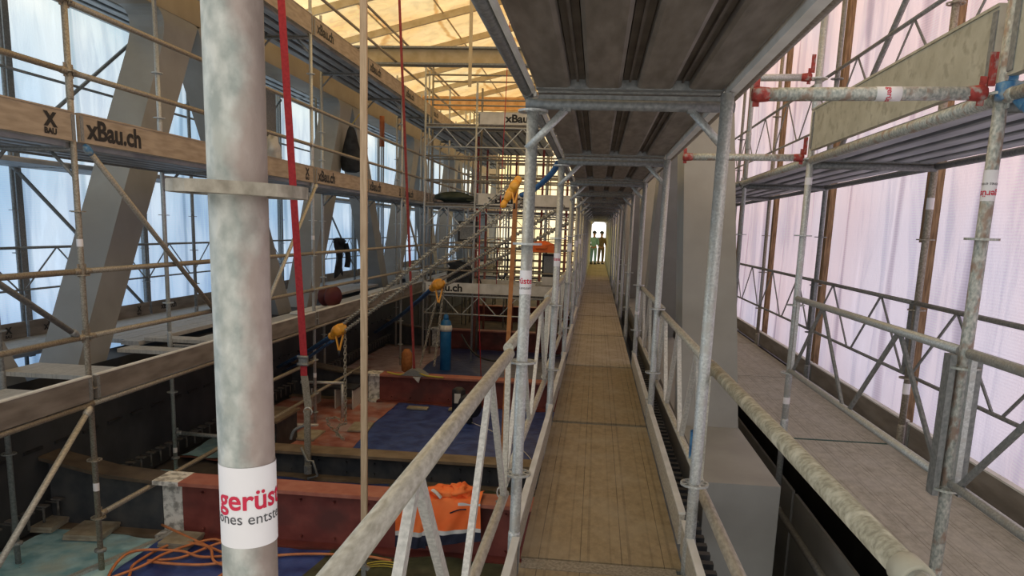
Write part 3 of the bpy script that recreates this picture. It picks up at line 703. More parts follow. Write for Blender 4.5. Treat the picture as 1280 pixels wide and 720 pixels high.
# ================================================================== CROSS BEAMS
def ibeam(poly_y,ztop,zbot,fw,x0,x1,fl=.03,wt=.02):
    y=poly_y
    return [(y-fw/2,zbot),(y+fw/2,zbot),(y+fw/2,zbot+fl),(y+wt/2,zbot+fl),(y+wt/2,ztop-fl),(y+fw/2,ztop-fl),(y+fw/2,ztop),(y-fw/2,ztop),(y-fw/2,ztop-fl),(y-wt/2,ztop-fl),(y-wt/2,zbot+fl),(y-fw/2,zbot+fl)]
def cross_beam(y,zt,zb,x0,x1,label,red=True,bracket=True):
    t=thing('cross_beam',label,'steel beam',(x0,y,zb),'steel cross beams on the floor')
    fw=.30; wt=.02; fl=.035
    mw=M['beam_red'] if red else M['beam_dark']; mf=M['beam_edge'] if red else M['beam_flange']
    part('web',MB().box(x0,x1,y-.01,y+.01,zb+fl,zt-fl),mw,t)
    part('top_flange',MB().box(x0,x1,y-fw/2,y+fw/2,zt-fl,zt),mf,t)
    part('bottom_flange',MB().box(x0,x1,y-fw/2,y+fw/2,zb,zb+fl),mf if not red else M['beam_red'],t)
    sm=MB(); 
    n_=int((x1-x0)/.33)
    for k in range(1,n_):
        x=x0+(x1-x0)*k/n_; sm.tube((x,y-.01,zt-.13),(x,y-.055,zt-.13),.012,8); sm.tube((x,y-.01,zb+.09),(x,y-.055,zb+.09),.012,8)
    s=part('web_stud',sm,mw,t); s['kind']='stuff'
    if bracket:
        part('weld_patch',MB().box(x0-.10,x0+.16,y-fw/2-.004,y+fw/2+.004,zt-fl-.004,zt+.004).box(x0-.08,x0+.12,y-.016,y+.016,zb+.01,zt-fl).box(x0-.1,x0+.1,y-fw/2-.004,y+fw/2+.004,zb-.002,zb+fl+.004),M['weld'],t)
        b=MB(); xa=-5.29
        prof=[(x0-.09,zt),(x0-.6,zt+.03),(xa,zt+.16),(xa,zt+.125),(x0-.6,zt-.005),(x0-.09,zt-fl)]
        b.prism(prof,'y',y-fw/2,y+fw/2); part('haunch_flange',b,mat('dim_brown_flange',(.07,.05,.035),(.12,.09,.06),6),t)
        part('haunch_web',MB().prism([(x0-.09,zt-fl),(x0-.6,zt-.01),(xa,zt+.12),(xa,zb),(x0-.09,zb+.02)],'y',y-.012,y+.012),M['beam_dark'],t)
        part('haunch_foot',MB().box(xa,x0-.09,y-fw/2,y+fw/2,zb,zb+fl),M['beam_flange'],t)
    return t
cross_beam(6.68,-1.02,-1.61,-4.02,.62,'red-brown steel cross beam nearest the camera, with the orange jacket over it')
cross_beam(8.62,-1.26,-1.61,-4.3,.62,'low dark steel beam with a brown top flange, second from the camera',red=False,bracket=False)
cross_beam(12.78,-1.10,-1.61,-3.80,.62,'red-brown steel cross beam in the middle, gripped by the clamp with yellow straps')
cross_beam(19.0,-1.10,-1.61,-4.0,.62,'red-brown steel cross beam behind the blue gas cylinder')
cross_beam(25.3,-1.10,-1.61,-4.0,.62,'distant red-brown steel cross beam under the far scaffold',bracket=False)
# roof level beams
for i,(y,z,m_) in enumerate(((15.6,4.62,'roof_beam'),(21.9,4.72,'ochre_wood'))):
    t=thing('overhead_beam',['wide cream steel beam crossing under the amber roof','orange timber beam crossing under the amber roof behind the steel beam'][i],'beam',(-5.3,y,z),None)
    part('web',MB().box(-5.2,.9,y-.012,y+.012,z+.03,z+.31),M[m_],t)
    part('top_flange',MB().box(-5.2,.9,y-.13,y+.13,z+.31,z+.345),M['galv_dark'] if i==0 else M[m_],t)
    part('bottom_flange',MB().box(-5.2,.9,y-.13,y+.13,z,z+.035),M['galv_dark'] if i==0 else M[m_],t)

# ================================================================== LEFT SCAFFOLD
XA,XB=-4.16,-4.95
LY=[5.78+BAY*k for k in range(-1,12)]
for k,y in enumerate(LY):
    if k==0: continue
    i=k-1
    near=i<6
    top=5.15 if i%2==0 else 5.1
    if i==0: top=4.3
    post(XA,y,-1.6,top,'weathered post on the inner side of the left scaffold, %s from the camera'%nth(i),'inner posts of the left scaffold','galv_warm' if i==0 else 'galv',ros=[z for z in (-1.1,-.58,0.05,.49,.99,1.5,2.57,3.09,3.55) ] if near else (),base=near,sticker=[(-.82,.07),(1.25,.06)] if i<3 else None)
    post(XB,y+(-.0),-1.6,5.0 if i>0 else 4.0,'dimmer post on the outer side of the left scaffold, %s from the camera'%nth(i),'outer posts of the left scaffold','galv_dark' if i==0 else 'galv',ros=(-.58,.49,1.5,2.57,3.05) if near else (),base=i<3,sticker=[(-1.3,.06)] if i==1 else None)
logo_set=[('full',.10,.215),('mark',2.19,.16)]
for k in range(0,12):
    y=LY[k]; n_=nth(k)
    near=k<7
    toe_board((XA+.03,y+.02,2.04),(XA+.03,y+BAY-.02,2.04),.215,.03,'tan toe board lettered in black of the middle left deck, %s bay'%n_,'lettered toe boards of the middle left deck','board_tan',logo=logo_set if near else None)
    toe_board((XA+.03,y+.02,4.08),(XA+.03,y+BAY-.02,4.08),.24,.03,'tan toe board of the top left deck, %s bay'%n_,'toe boards of the top left deck','board_tan',logo=[('full',.13,.20)] if 2<=k<7 else None)
    toe_board((XA+.03,y+.02,-.05),(XA+.03,y+BAY-.02,-.05),.20,.03,'grey-brown toe board of the lowest left deck above the pit, %s bay'%n_,'toe boards of the lowest left deck','board_grey',edge='board_white',logo=None)
    ledger((XA+.02,y,-.085),(XA+.02,y+BAY,-.085),'tube under the edge of the lowest left deck, %s bay'%n_,'edge tubes of the left decks','galv_warm',heads=False)
    deck(XB+.03,XA-.02,y,y+BAY,2.05,'ribbed middle deck of the left scaffold, %s bay'%n_,'middle deck panels of the left scaffold','deck_pale','soffit_cool','soffit_dark',ribs=4)
    deck(XB+.03,XA-.02,y,y+BAY,4.11,'ribbed top deck of the left scaffold, %s bay'%n_,'top deck panels of the left scaffold','deck_pale','soffit_cool','soffit_dark',ribs=4)
    if k!=1:
        deck(XB+.03,XA-.02,y,y+BAY,0.0,'pale lowest deck of the left scaffold, %s bay'%n_,'lowest deck panels of the left scaffold','deck_pale','soffit_cool','soffit_dark',ribs=3,detail=False)
    for z,w in ((.48,'knee height above the lowest deck'),(1.02,'hip height above the lowest deck'),(2.57,'knee height above the middle deck'),(3.09,'hip height above the middle deck'),(4.68,'knee height above the top deck'),(5.2,'hip height above the top deck')):
        ledger((XA,y,z),(XA,y+BAY,z),'weathered guard tube of the left scaffold at %s, %s bay'%(w,n_),'guard tubes of the left scaffold','galv_warm',wedge=near)
    ledger((XB,y,2.0),(XB,y+BAY,2.0),'dark tube under the back edge of the middle left deck, %s bay'%n_,'edge tubes of the left decks','galv_dark',heads=False)
    for z in (1.98,4.03):
        t=thing('deck_bearer','short cross tube with corner struts carrying the %s left deck, %s bay'%('middle' if z<3 else 'top',n_),'cross tube',(XB,y,z),'deck bearers of the left scaffold')
        part('tube',MB().tube((XB,y,z),(XA,y,z),.02,10),M['galv_dark'],t)
        for sx,x in ((1,XB),(-1,XA)): part('corner_strut',MB().tube((x,y,z-.22),(x+sx*.2,y,z-.01),.015,8),M['galv_dark'],t)
# loose boards on the lowest deck near bay 1
for i,(x0,x1,y0,y1,z) in enumerate(((-5.28,-4.35,6.15,6.62,.06),(-5.2,-4.28,7.72,7.98,.03),(-5.28,-4.25,8.36,8.60,.06))):
    solo('loose_board',MB().box(x0,x1,y0,y1,z-.04,z),M['deck_pale'],['wide pale loose board lying left of the first left post','short loose board lying right of the slanting girder member','third loose board lying across the deck by the second post'][i],'board','loose boards on the lowest left deck')
for k in range(4):
    for q in range(3):
        y0=8.25+6.37*k; a=-5.28-.24*q
        solo('gangway_plank',MB().box(a-.225,a,y0+.1*q,y0+3.55-.12*q,-.02,.03),M['deck_pale'],'pale plank over the left girder, %s opening between members, %s plank'%(nth(k),nth(q)),'plank','planks laid over the left girder')
brace((XA+.04,5.86,2.02),(XA+.04,8.33,.12),'long diagonal brace hanging from the blue clamp below the lettered toe board','braces of the left scaffold','galv_warm','blue_paint')
brace((XA+.04,5.72,-.10),(XA+.04,4.45,-1.15),'pale diagonal tube descending leftwards to the pit in the lower left corner','braces of the left scaffold','rail_worn')
brace((XA+.04,10.98,2.02),(XA+.04,8.6,-.1),'pale diagonal brace right of the foreground post','braces of the left scaffold','rail_worn')
brace((XA+.04,16.1,2.0),(XA+.04,18.4,.1),'pale diagonal brace near the far end of the left lowest deck','braces of the left scaffold','rail_worn')
brace((XA,3.4,1.9),(XA,5.68,.5),'dark diagonal tube inside the guard at the left picture edge','braces of the left scaffold','galv_dark')
ledger((XA,5.78,-1.08),(XA,8.35,-1.1),'weathered low tube above the tarps between the first two left posts','low tubes of the left scaffold','galv_warm')
ledger((XB,8.35,-1.08),(XA,8.35,-1.1),'short galvanised low tube with a red mark in the pit','low tubes of the left scaffold','galv_dark')
solo('angle_bar',MB().beam((-4.35,5.4,-1.57),(-3.95,6.6,-1.57),.05,.04),M['galv'],'steel bar lying on the teal tarp beside the first post','steel bar')
for i,(y0,y1,z) in enumerate(((8.35,10.92,-.60),(8.35,10.92,-1.12),(10.92,13.49,-1.10))):
    ledger((XA,y0,z),(XA,y1,z),'dim low tube in the pit along the inner left posts, %s'%nth(i),'low tubes of the left scaffold','galv_warm')
t=thing('tube_stand','small stand of grey tubes on the reddish tarpaulin beside the hanging chain','stand',(-3.8,11.2,-1.6))
part('upright',MB().tube((-3.86,11.3,-1.6),(-3.86,11.3,-.98),.024,10),M['galv'],t)
part('top_bar',MB().tube((-4.5,11.2,-1.0),(-3.84,11.3,-1.0),.024,10),M['galv'],t)
part('foot_plate',MB().box(-3.96,-3.76,11.2,11.4,-1.6,-1.585),M['galv_dark'],t)
solo('loose_tube',MB().tube((-4.95,10.6,-1.56),(-4.05,10.75,-1.56),.026,10),M['alu'],'bright loose tube lying across the reddish tarpaulin','tube')
# outer left scaffold
XC,XD=-6.02,-6.82
for k in range(0,12):
    y=5.78+BAY*(k-1); n_=nth(k)
    post(XC,y,-.6,5.0,'dim post between the left girder and the blue sheeting, %s'%n_,'inner row posts of the outer left scaffold','galv_dark',ros=(.5,1.0,1.5,2.6,3.1) if k<6 else ())
    post(XD,y+.02,-.6,5.2,'dim post standing against the blue sheeting, %s from the left edge'%n_,'outer row posts of the outer left scaffold','galv_dark',ros=(.5,1.0,1.5) if k<6 else ())
    deck(XD+.03,XC-.03,y,y+BAY,0,'pale deck beyond the left girder, lowest level, %s bay'%n_,'lowest deck panels of the outer left scaffold','deck_pale','soffit_cool','soffit_dark',ribs=4,detail=False)
    deck(XD+.03,XC-.03,y,y+BAY,2.05,'ribbed deck beyond the left girder, middle level, %s bay'%n_,'middle deck panels of the outer left scaffold','deck_pale','soffit_cool','soffit_dark',ribs=4,detail=False)
    deck(XD+.03,XC-.03,y,y+BAY,4.1,'ribbed deck beyond the left girder, top level, %s bay'%n_,'top deck panels of the outer left scaffold','deck_pale','soffit_cool','soffit_dark',ribs=4,detail=False)
    toe_board((XD+.05,y+.02,0),(XD+.05,y+BAY-.02,0),.19,.03,'brown-grey lettered toe board below the blue sheeting, %s bay'%n_,'toe boards below the blue sheeting','board_grey',logo=[('full',.25,.13),('mark',2.2,.12)] if k<5 else None,lip=False)
    lattice((XD+.03,y,1.06),(XD+.03,y+BAY,1.06),.5,2,'thin lattice guard before the blue sheeting, lowest level, %s bay'%n_,'lattice guards before the blue sheeting','galv_dark','galv_dark',r=.017,rail_r=.013,w=.018,ends=k<5)
    if k<7: ledger((XD+.03,y,3.1),(XD+.03,y+BAY,3.1),'thin tube before the blue sheeting at the middle level, %s bay'%n_,'tubes before the blue sheeting','galv_dark',r=.018,heads=False)
    solo('upright_batten',MB().box(-7.02,-6.96,y+.25,y+.35,-.3,5.0),M['galv_dark'],'dark upright batten against the blue sheeting, %s from the left edge'%n_,'batten','battens along the blue sheeting')
for k in (1,3,5): brace((XD+.04,5.78+BAY*k,2.0),(XD+.04,5.78+BAY*(k+1),.05),'dark diagonal brace before the blue sheeting, %s from the left edge'%nth((k-1)//2),'braces before the blue sheeting','galv_dark')
for k in (1,3): brace((XD+.04,5.78+BAY*k,2.2),(XD+.04,5.78+BAY*(k+1),4.0),'dark diagonal brace before the blue sheeting at the middle level, %s one'%nth((k-1)//2),'braces before the blue sheeting','galv_dark')

# ================================================================== CROSS SCAFFOLDS IN THE HALL
def cross_scaffold(y,xs,levels,word,detail=True):
    yb=y+.75
    for j,x in enumerate(xs):
        for yy,w in ((y,'front'),(yb,'back')):
            post(x,yy,-1.1 if y<20 and False else -1.6,5.3 if j%2==0 else 4.6,'thin post in the %s row of the %s cross scaffold, %s from the left'%(w,word,nth(j)),'posts of the %s cross scaffold'%word,'galv' if w=='front' else 'galv_warm',n=8,ros=(.5,1.0,1.5,2.5,3.0) if detail and w=='front' else ())
    for lv,z in enumerate(levels):
        lw=['lowest','middle','top'][lv]
        for j in range(len(xs)-1):
            a,b=xs[j],xs[j+1]; n_=nth(j)
            t=thing('deck_unit','deck of the %s cross scaffold, %s level, %s bay'%(word,lw,n_),'scaffold deck',(a,y,z),'decks of the %s cross scaffold'%word)
            part('deck_board',MB().box(a+.03,b-.03,y+.03,yb-.03,z-.015,z),M['deck_pale'],t)
            sm=MB()
            for q_ in range(4): yy=y+.05+q_*.17; sm.box(a+.03,b-.03,yy,yy+.12,z-.06,z-.015)
            part('soffit_rib',sm,M['soffit'],t)
            if z<5.0:
                for zz in (.5,1.02): 
                    ledger((a,y,z+zz),(b,y,z+zz),'thin front guard tube of the %s cross scaffold, %s level, %s bay, %s'%(word,lw,n_,'knee height' if zz<.6 else 'hip height'),'guard tubes of the %s cross scaffold'%word,'galv_warm',r=.02,heads=False,n=8)
                    if detail: ledger((a,yb,z+zz),(b,yb,z+zz),'thin back guard tube of the %s cross scaffold, %s level, %s bay, %s'%(word,lw,n_,'knee height' if zz<.6 else 'hip height'),'guard tubes of the %s cross scaffold'%word,'galv_warm',r=.02,heads=False,n=8)
        if detail:
            a,b=xs[0],xs[-1]
            lattice((a,y,z-.08),(b,y,z-.08),.42,4,'lattice truss under the %s level of the %s cross scaffold'%(lw,word),'lattice trusses of the %s cross scaffold'%word,'galv','galv',r=.02,rail_r=.018,w=.03,ends=False)
cross_scaffold(17.1,[-3.9,-2.75,-1.55,-.42],[0,2.0,3.72],'nearer')
cross_scaffold(23.6,[-4.0,-2.8,-1.6,-.42],[0,2.0,4.0],'second')
cross_scaffold(30.0,[-4.0,-2.8,-1.6,-.42],[0,2.0,4.0],'third',detail=False)
cross_scaffold(36.4,[-6.9,-5.6,-4.3,-3.0,-1.7,-.42],[0,2.0,4.0],'farthest',detail=False)
# boards on cross scaffolds
t=toe_board((-3.88,17.06,-.01),(-.5,17.06,-.01),.22,.03,'long white toe board lettered in black on the nearer cross scaffold, lowest level','lettered boards of the cross scaffold','board_white',side=(0,-1,0),logo=[('full',.12,.23)],edge='board_white')
t=toe_board((-3.88,17.90,.0),(-.5,17.90,.0),.26,.03,'plain white board behind the lettered one on the nearer cross scaffold','lettered boards of the cross scaffold','board_white',side=(0,-1,0),edge='board_white')
t=toe_board((-2.72,17.06,1.98),(-.5,17.06,1.98),.24,.03,'white toe board lettered in black on the nearer cross scaffold, middle level','lettered boards of the cross scaffold','board_white',side=(0,-1,0),logo=[('full',.28,.26)],edge='board_white')
t=toe_board((-2.72,17.06,3.71),(-.5,17.06,3.71),.24,.03,'white toe board lettered in black on the nearer cross scaffold, top level','lettered boards of the cross scaffold','board_white',side=(0,-1,0),logo=[('full',.62,.23)],edge='board_white')
# long ribbed overhead deck behind, seen from below between the scaffolds
for i in range(4):
    deck(-3.9+.85*i,-3.1+.85*i,17.9,23.5,3.72,'long ribbed deck spanning between the cross scaffolds at the top, %s strip from the left'%nth(i),'spanning decks between the cross scaffolds','deck_pale','soffit_cool','soffit_dark',ribs=4,detail=False)
# red props
for i,(x,y,z0,z1) in enumerate(((-2.9,18.4,-1.6,3.6),(-2.2,20.5,-1.6,3.4),(-1.35,18.6,-1.6,3.4),(-3.2,22.0,-1.6,4.2),(-.9,22.4,-1.6,3.2))):
    t=thing('steel_prop','slim red steel prop standing behind the nearer cross scaffold, %s'%nth(i),'prop',(x,y,z0),'red props in the hall')
    part('lower_tube',MB().tube((x,y,z0),(x,y,z0+3.0),.035,10),M['beam_edge'],t)
    part('inner_tube',MB().tube((x,y,z0+3.0),(x,y,z1),.027,10),M['red_paint'],t)
# vertical pale laths at the far wall
lm=0
for i in range(14):
    x=-6.6+.44*i
    solo('upright_lath',MB().box(x,x+.07,41.6,41.66,-1.5,6.4),M['roof_beam'],'pale upright lath against the far amber sheeting, %s from the left'%nth(i),'lath','laths on the far sheeting')
for i in range(5):
    solo('cross_rail',MB().box(-7,-.45,41.5,41.56,.2+1.3*i,.28+1.3*i),M['roof_beam'],'pale level rail before the far amber sheeting, %s from the floor'%nth(i),'rail','rails on the far sheeting')
# insulation boards lining the far right of the walkway
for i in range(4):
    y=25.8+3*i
    solo('insulation_board',MB().box(.60,.66,y,y+2.9,-.1,1.75),M['insulation'],'yellow-lit board lining the far right of the walkway, %s from the camera'%nth(i),'board','yellow boards by the far walkway')
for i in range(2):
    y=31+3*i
    solo('insulation_board',MB().box(-.46,-.40,y,y+2.9,.6,1.9),M['insulation'],'yellow-lit board on the far left of the walkway, %s from the camera'%nth(i),'board','yellow boards by the far walkway')

# ================================================================== FLOOR THINGS
def tarp_obj(pts,m,label,z=-1.6,n=22,amp=.012,name='tarpaulin'):
    """pts: four corners (x,y) in order; bilinear wrinkled sheet"""
    a,b,c,d=[Vector(p) for p in pts]; mb=MB(); vs=[]; fs=[]
    for i in range(n+1):
        for j in range(n+1):
            u,v=i/n,j/n; p=(a*(1-u)+b*u)*(1-v)+(d*(1-u)+c*u)*v
            w=amp*(math.sin(p.x*9+p.y*4)+.7*math.sin(p.y*13-p.x*5)+random.uniform(-.5,.5))
            e=.03*(math.sin(13*u+7*v)) if (i in(0,n) or j in (0,n)) else 0
            vs.append((p.x+e,p.y+e,z+.014+w*.6+.006))
    for i in range(n):
        for j in range(n):
            q=i*(n+1)+j; fs.append((q,q+1,q+n+2,q+n+1))
    mb.add(vs,fs,True); return solo(name,mb,m,label,'tarpaulin','tarpaulins on the pit floor',loc=(a.x,a.y,z))
tarp_obj([(-5.25,4.3),(-3.9,4.3),(-3.85,6.48),(-5.2,6.5)],M['tarp_teal'],'faded teal tarpaulin on the floor in the lower left corner')
tarp_obj([(-3.95,4.3),(-2.35,4.3),(-2.3,6.48),(-4.0,6.48)],M['tarp_blue'],'blue tarpaulin under the orange hose',z=-1.585)
tarp_obj([(-2.4,4.3),(-.3,4.3),(-.3,6.48),(-2.35,6.48)],M['tarp_green'],'dark green tarpaulin at the bottom centre with a yellow cord',z=-1.575)
tarp_obj([(-4.4,5.0),(-3.7,4.7),(-3.35,5.2),(-4.1,5.7)],M['tarp_teal'],'loose teal flap over the edge of the blue tarpaulin',z=-1.565,n=10)
tarp_obj([(-4.2,6.95),(-.3,6.95),(-.3,8.42),(-4.2,8.42)],M['tarp_navy'],'navy tarpaulin strip between the first two beams')
tarp_obj([(-2.4,6.97),(-.3,6.97),(-.3,8.35),(-2.3,8.35)],M['tarp_green'],'olive tarpaulin strip between the first two beams',z=-1.57)
tarp_obj([(-3.25,8.85),(-.3,8.85),(-.3,12.55),(-3.35,12.55)],M['tarp_blue'],'wide blue tarpaulin between the dark beam and the middle red beam')
tarp_obj([(-5.2,8.85),(-3.2,8.85),(-3.3,12.55),(-5.2,12.55)],M['tarp_red'],'reddish tarpaulin left of the wide blue one',z=-1.59)
tarp_obj([(-5.2,8.9),(-4.2,8.9),(-4.3,10.2),(-5.2,10.0)],M['tarp_teal'],'teal tarpaulin patch at the left of the reddish one',z=-1.575,n=10)
tarp_obj([(-5.2,7.2),(-4.3,7.0),(-4.3,8.3),(-5.2,8.4)],M['tarp_teal'],'small teal tarpaulin behind the welded splice',n=10)
tarp_obj([(-3.6,13.0),(-.3,13.0),(-.3,18.8),(-3.7,18.8)],M['tarp_navy'],'dark blue tarpaulin beyond the middle red beam')
tarp_obj([(-5.2,13.0),(-3.55,13.0),(-3.6,18.8),(-5.2,18.8)],M['tarp_pink'],'pale pink tarpaulin beyond the middle red beam',z=-1.59)
for i,(x,y,a,w,l,s) in enumerate(((-5.22,6.55,.1,.22,.36,'far left on the teal tarp'),(-4.72,6.45,.1,.36,.36,'under the first post'),(-3.78,6.40,0,.30,.30,'under the splice of the nearest red beam'),(-4.0,10.2,0,.34,.5,'on the reddish tarp'),(-3.4,10.8,.1,.3,.5,'where the reddish and blue tarps meet'),(-2.85,12.2,0,.35,.16,'against the middle red beam'),(-2.1,12.25,0,.45,.16,'against the middle red beam, right one'))):
    rot=Matrix.Rotation(a,3,'Z')
    t=thing('packing_block','stack of small plywood packing pieces %s'%s,'wood block',(x,y,-1.6),'plywood packing on the floor')
    for q in range(2 if i<3 else 1):
        part('plywood_piece',MB().cbox((x+.01*q,y,-1.555+.03*q),(w,l,.026),rot),M['plywood'],t)
# steel box plate frame in the pit
t=thing('steel_bracket','open steel bracket box standing in the pit behind the splice','bracket',(-4.6,8.7,-1.6))
part('upright_plate',MB().box(-4.75,-4.73,9.3,10.0,-1.6,-1.15),M['black'],t)
for xx in (-4.45,-4.1): part('upright_plate',MB().box(xx,xx+.02,9.3,10.0,-1.6,-1.15),M['black'],t)
part('top_plate',MB().box(-4.8,-4.05,9.25,10.05,-1.15,-1.12),M['beam_flange'],t)
t=thing('steel_bracket','second open steel bracket box beside the reddish tarp','bracket',(-4.2,12.0,-1.6))
part('upright_plate',MB().box(-4.6,-4.58,11.9,12.3,-1.6,-1.25),M['alu'],t)
for xx in (-4.2,-3.9): part('upright_plate',MB().box(xx,xx+.02,11.9,12.3,-1.6,-1.25),M['alu'],t)
part('top_plate',MB().box(-4.62,-3.86,11.9,12.3,-1.25,-1.22),M['black'],t)
# orange hose
def smooth(pts,n=8):
    P=[Vector(p) for p in pts]; out=[]
    for i in range(len(P)-1):
        p0=P[max(i-1,0)];p1=P[i];p2=P[i+1];p3=P[min(i+2,len(P)-1)]
        for k in range(n):
            t=k/n; out.append(.5*((2*p1)+(-p0+p2)*t+(2*p0-5*p1+4*p2-p3)*t*t+(-p0+3*p1-3*p2+p3)*t**3))
    out.append(P[-1]); return out
hp=[(-4.1,6.62,-1.50)]
for k in range(34):
    a=k*.62+1.0; r=.46+.15*math.sin(k*1.7); hp.append((-3.42+r*1.1*math.cos(a),5.62+r*1.35*math.sin(a),-1.535+.012*(k%4)))
hp+=[(-3.3,5.9,-1.52),(-2.9,6.15,-1.53),(-2.5,6.3,-1.53),(-2.0,6.35,-1.53),(-1.7,6.30,-1.53)]
solo('air_hose',MB().path(smooth(hp,7),.013,8),M['hose'],'orange hose lying in loose coils on the blue tarp behind the foreground post','hose')
cp=[]
for k in range(22):
    a=k*.8; cp.append((-1.72+.22*math.cos(a)*(1+.2*math.sin(k*2.3)),5.95+.25*math.sin(a),-1.545+.003*k))
solo('yellow_cord',MB().path(smooth(cp,6),.006,6),M['cord_yellow'],'thin yellow cord tangled on the green tarp at the bottom centre','cord')
solo('power_cable',MB().path(smooth([(-2.9,16.6,-.9),(-2.6,16.4,-1.25),(-2.2,16.2,-1.38),(-1.5,16.2,-1.35),(-.5,16.4,-1.2)],8),.02,8),M['black'],'thick black cable sagging in front of the red beam beyond the gas cylinder','cable')
solo('white_cord',MB().path(smooth([(-2.3,12.3,-1.54),(-1.9,11.6,-1.56),(-1.4,11.0,-1.56),(-.9,10.2,-1.56),(-.6,9.4,-1.56),(-.45,9.0,-1.5)],8),.006,6),M['bucket'],'thin pale cord curving over the wide blue tarpaulin','cord')
# ventilator
t=thing('extraction_fan','black extraction fan on a round foot on the wide blue tarp','fan',(-1.95,11.6,-1.6))
part('fan_drum',MB().lathe([(.05,-.12),(.17,-.11),(.19,-.05),(.19,.05),(.17,.11),(.05,.12)],(-1.85,11.5,-1.30),(.9,-.45,.1),24),M['black'],t)
part('stand',MB().tube((-1.85,11.5,-1.6),(-1.85,11.5,-1.4),.05,12),M['black'],t)
part('housing',MB().lathe([(.06,0),(.11,.02),(.11,.42),(.06,.46)],(-2.12,12.0,-1.58),(0,0,1),18),M['black'],t)
part('rating_plate',MB().box(-2.17,-2.07,11.875,11.885,-1.36,-1.2),M['bucket'],t)
# gas cylinder
t=thing('gas_cylinder','blue gas cylinder with a pale wrapped top standing before the red beam','gas cylinder',(-3.12,15.9,-1.6))
part('cylinder_body',MB().lathe([(.10,0),(.12,.02),(.12,.98),(.10,1.08),(.05,1.12)],(-3.12,15.9,-1.6),(0,0,1),24),M['cyl_blue'],t)
part('valve_cap',MB().lathe([(.05,0),(.06,.02),(.05,.1),(.02,.13)],(-3.12,15.9,-.50),(0,0,1),16),M['cyl_blue'],t)
sk=MB().lathe([(.125,0),(.14,.05),(.13,.12),(.08,.18),(.06,.2)],(-3.12,15.9,-.74),(0,0,1),18); part('plastic_wrap',sk,M['bucket'],t)
# orange cone-like bag on beam 3
t=thing('rolled_bag','small orange bag standing at the foot of the chain on the middle red beam','bag',(-3.7,12.8,-1.1))
part('bag_body',MB().lathe([(.05,0),(.10,.03),(.11,.2),(.10,.38),(.05,.46)],(-3.55,14.2,-1.35),(0,0,1),12),M['strap_orange'],t)
# hi-vis jackets
def cloth(cx,cy,zt,w,l1,l2,th,seed,m,fold=6):
    """garment draped over a beam: centre line on top, hanging down front and back"""
    rnd=random.Random(seed); mb=MB(); nu,nv=26,22; vs=[]; fs=[]
    for i in range(nu+1):
        for j in range(nv+1):
            u=i/nu; v=j/nv
            s=-l2+(l1+l2)*v    # signed drop: <0 back, >0 front
            half=.16
            if s<0: y=cy+half+.02; z=zt+s
            elif s<half*2: y=cy+half-s; z=zt+.03+.02*math.sin(u*9)
            else: y=cy-half-.025; z=zt-(s-half*2)
            x=cx-w/2+w*u
            k=.022*math.sin(u*PI*fold+v*3)+.012*math.sin(u*23+v*9)
            if s>half*2: y-=abs(k)*1.6+.01; x+=.03*math.sin(v*7+u*3)*(v)
            else: z+=abs(k)*1.8
            vs.append((x,y,z))
    for i in range(nu):
        for j in range(nv):
            a=i*(nv+1)+j; fs.append((a,a+1,a+nv+2,a+nv+1))
    return mb,vs,fs,nu,nv
t=thing('work_jacket','orange work jacket with silver bands and navy hem on the nearest red beam','jacket',(-1.27,6.68,-1.0))
cx,cy,zt=-1.255,6.66,-.99
def weld(mb):
    d={};nv_=[];mp=[]
    for p in mb.v:
        k=tuple(round(c,5) for c in p)
        if k not in d: d[k]=len(nv_); nv_.append(p)
        mp.append(d[k])
    mb.v=nv_; mb.f=[tuple(mp[i] for i in f) for f in mb.f]; return mb
A=MB();B_=MB();C2=MB()
def panel(xa,xb,zl,zr,ph,flare=.0):
    """front of a garment hanging over the flange: hem height zl..zr, x from xa to xb"""
    nu,nv=24,30; vs=[]
    for i in range(nu+1):
        for j in range(nv+1):
            u,v=i/nu,j/nv; hem=zl+(zr-zl)*u; x=xa+(xb-xa)*u
            if v<.3: t_=v/.3; y=6.80-.28*t_; z=-.992+.03*math.sin(t_*PI)+.012*math.sin(u*11+ph)
            else:
                t_=(v-.3)/.7; y=6.515-.035*math.sin(min(t_*2,1)*PI/2); z=-.992+(hem+.992)*t_; x+=(u-.5)*flare*t_
            w_=min(1,v*1.6)
            y-=w_*(.014*math.sin(u*9+ph+t_*2.2)+.008*math.sin(u*21+v*12+ph))+.008
            if v<.35: z+=.010*math.sin(u*17+v*20+ph)
            vs.append((x,y,z))
    for i in range(nu):
        for j in range(nv):
            a=i*(nv+1)+j; v=(j+.5)/nv
            tgt=B_ if (.76<=v<.84 or (.33<v<.37 and i%24>14)) else (C2 if v>=.84 else A)
            tgt.add([vs[q] for q in (a,a+1,a+nv+2,a+nv+1)],[(0,1,2,3)],True)
panel(-1.70,-1.44,-1.47,-1.47,.4,.03)
panel(-1.47,-.93,-1.46,-1.35,2.1,.05)
part('shell',weld(A),M['hivis'],t); part('reflective_band',weld(B_),M['silver_tape'],t); part('navy_hem',weld(C2),M['navy_cloth'],t)
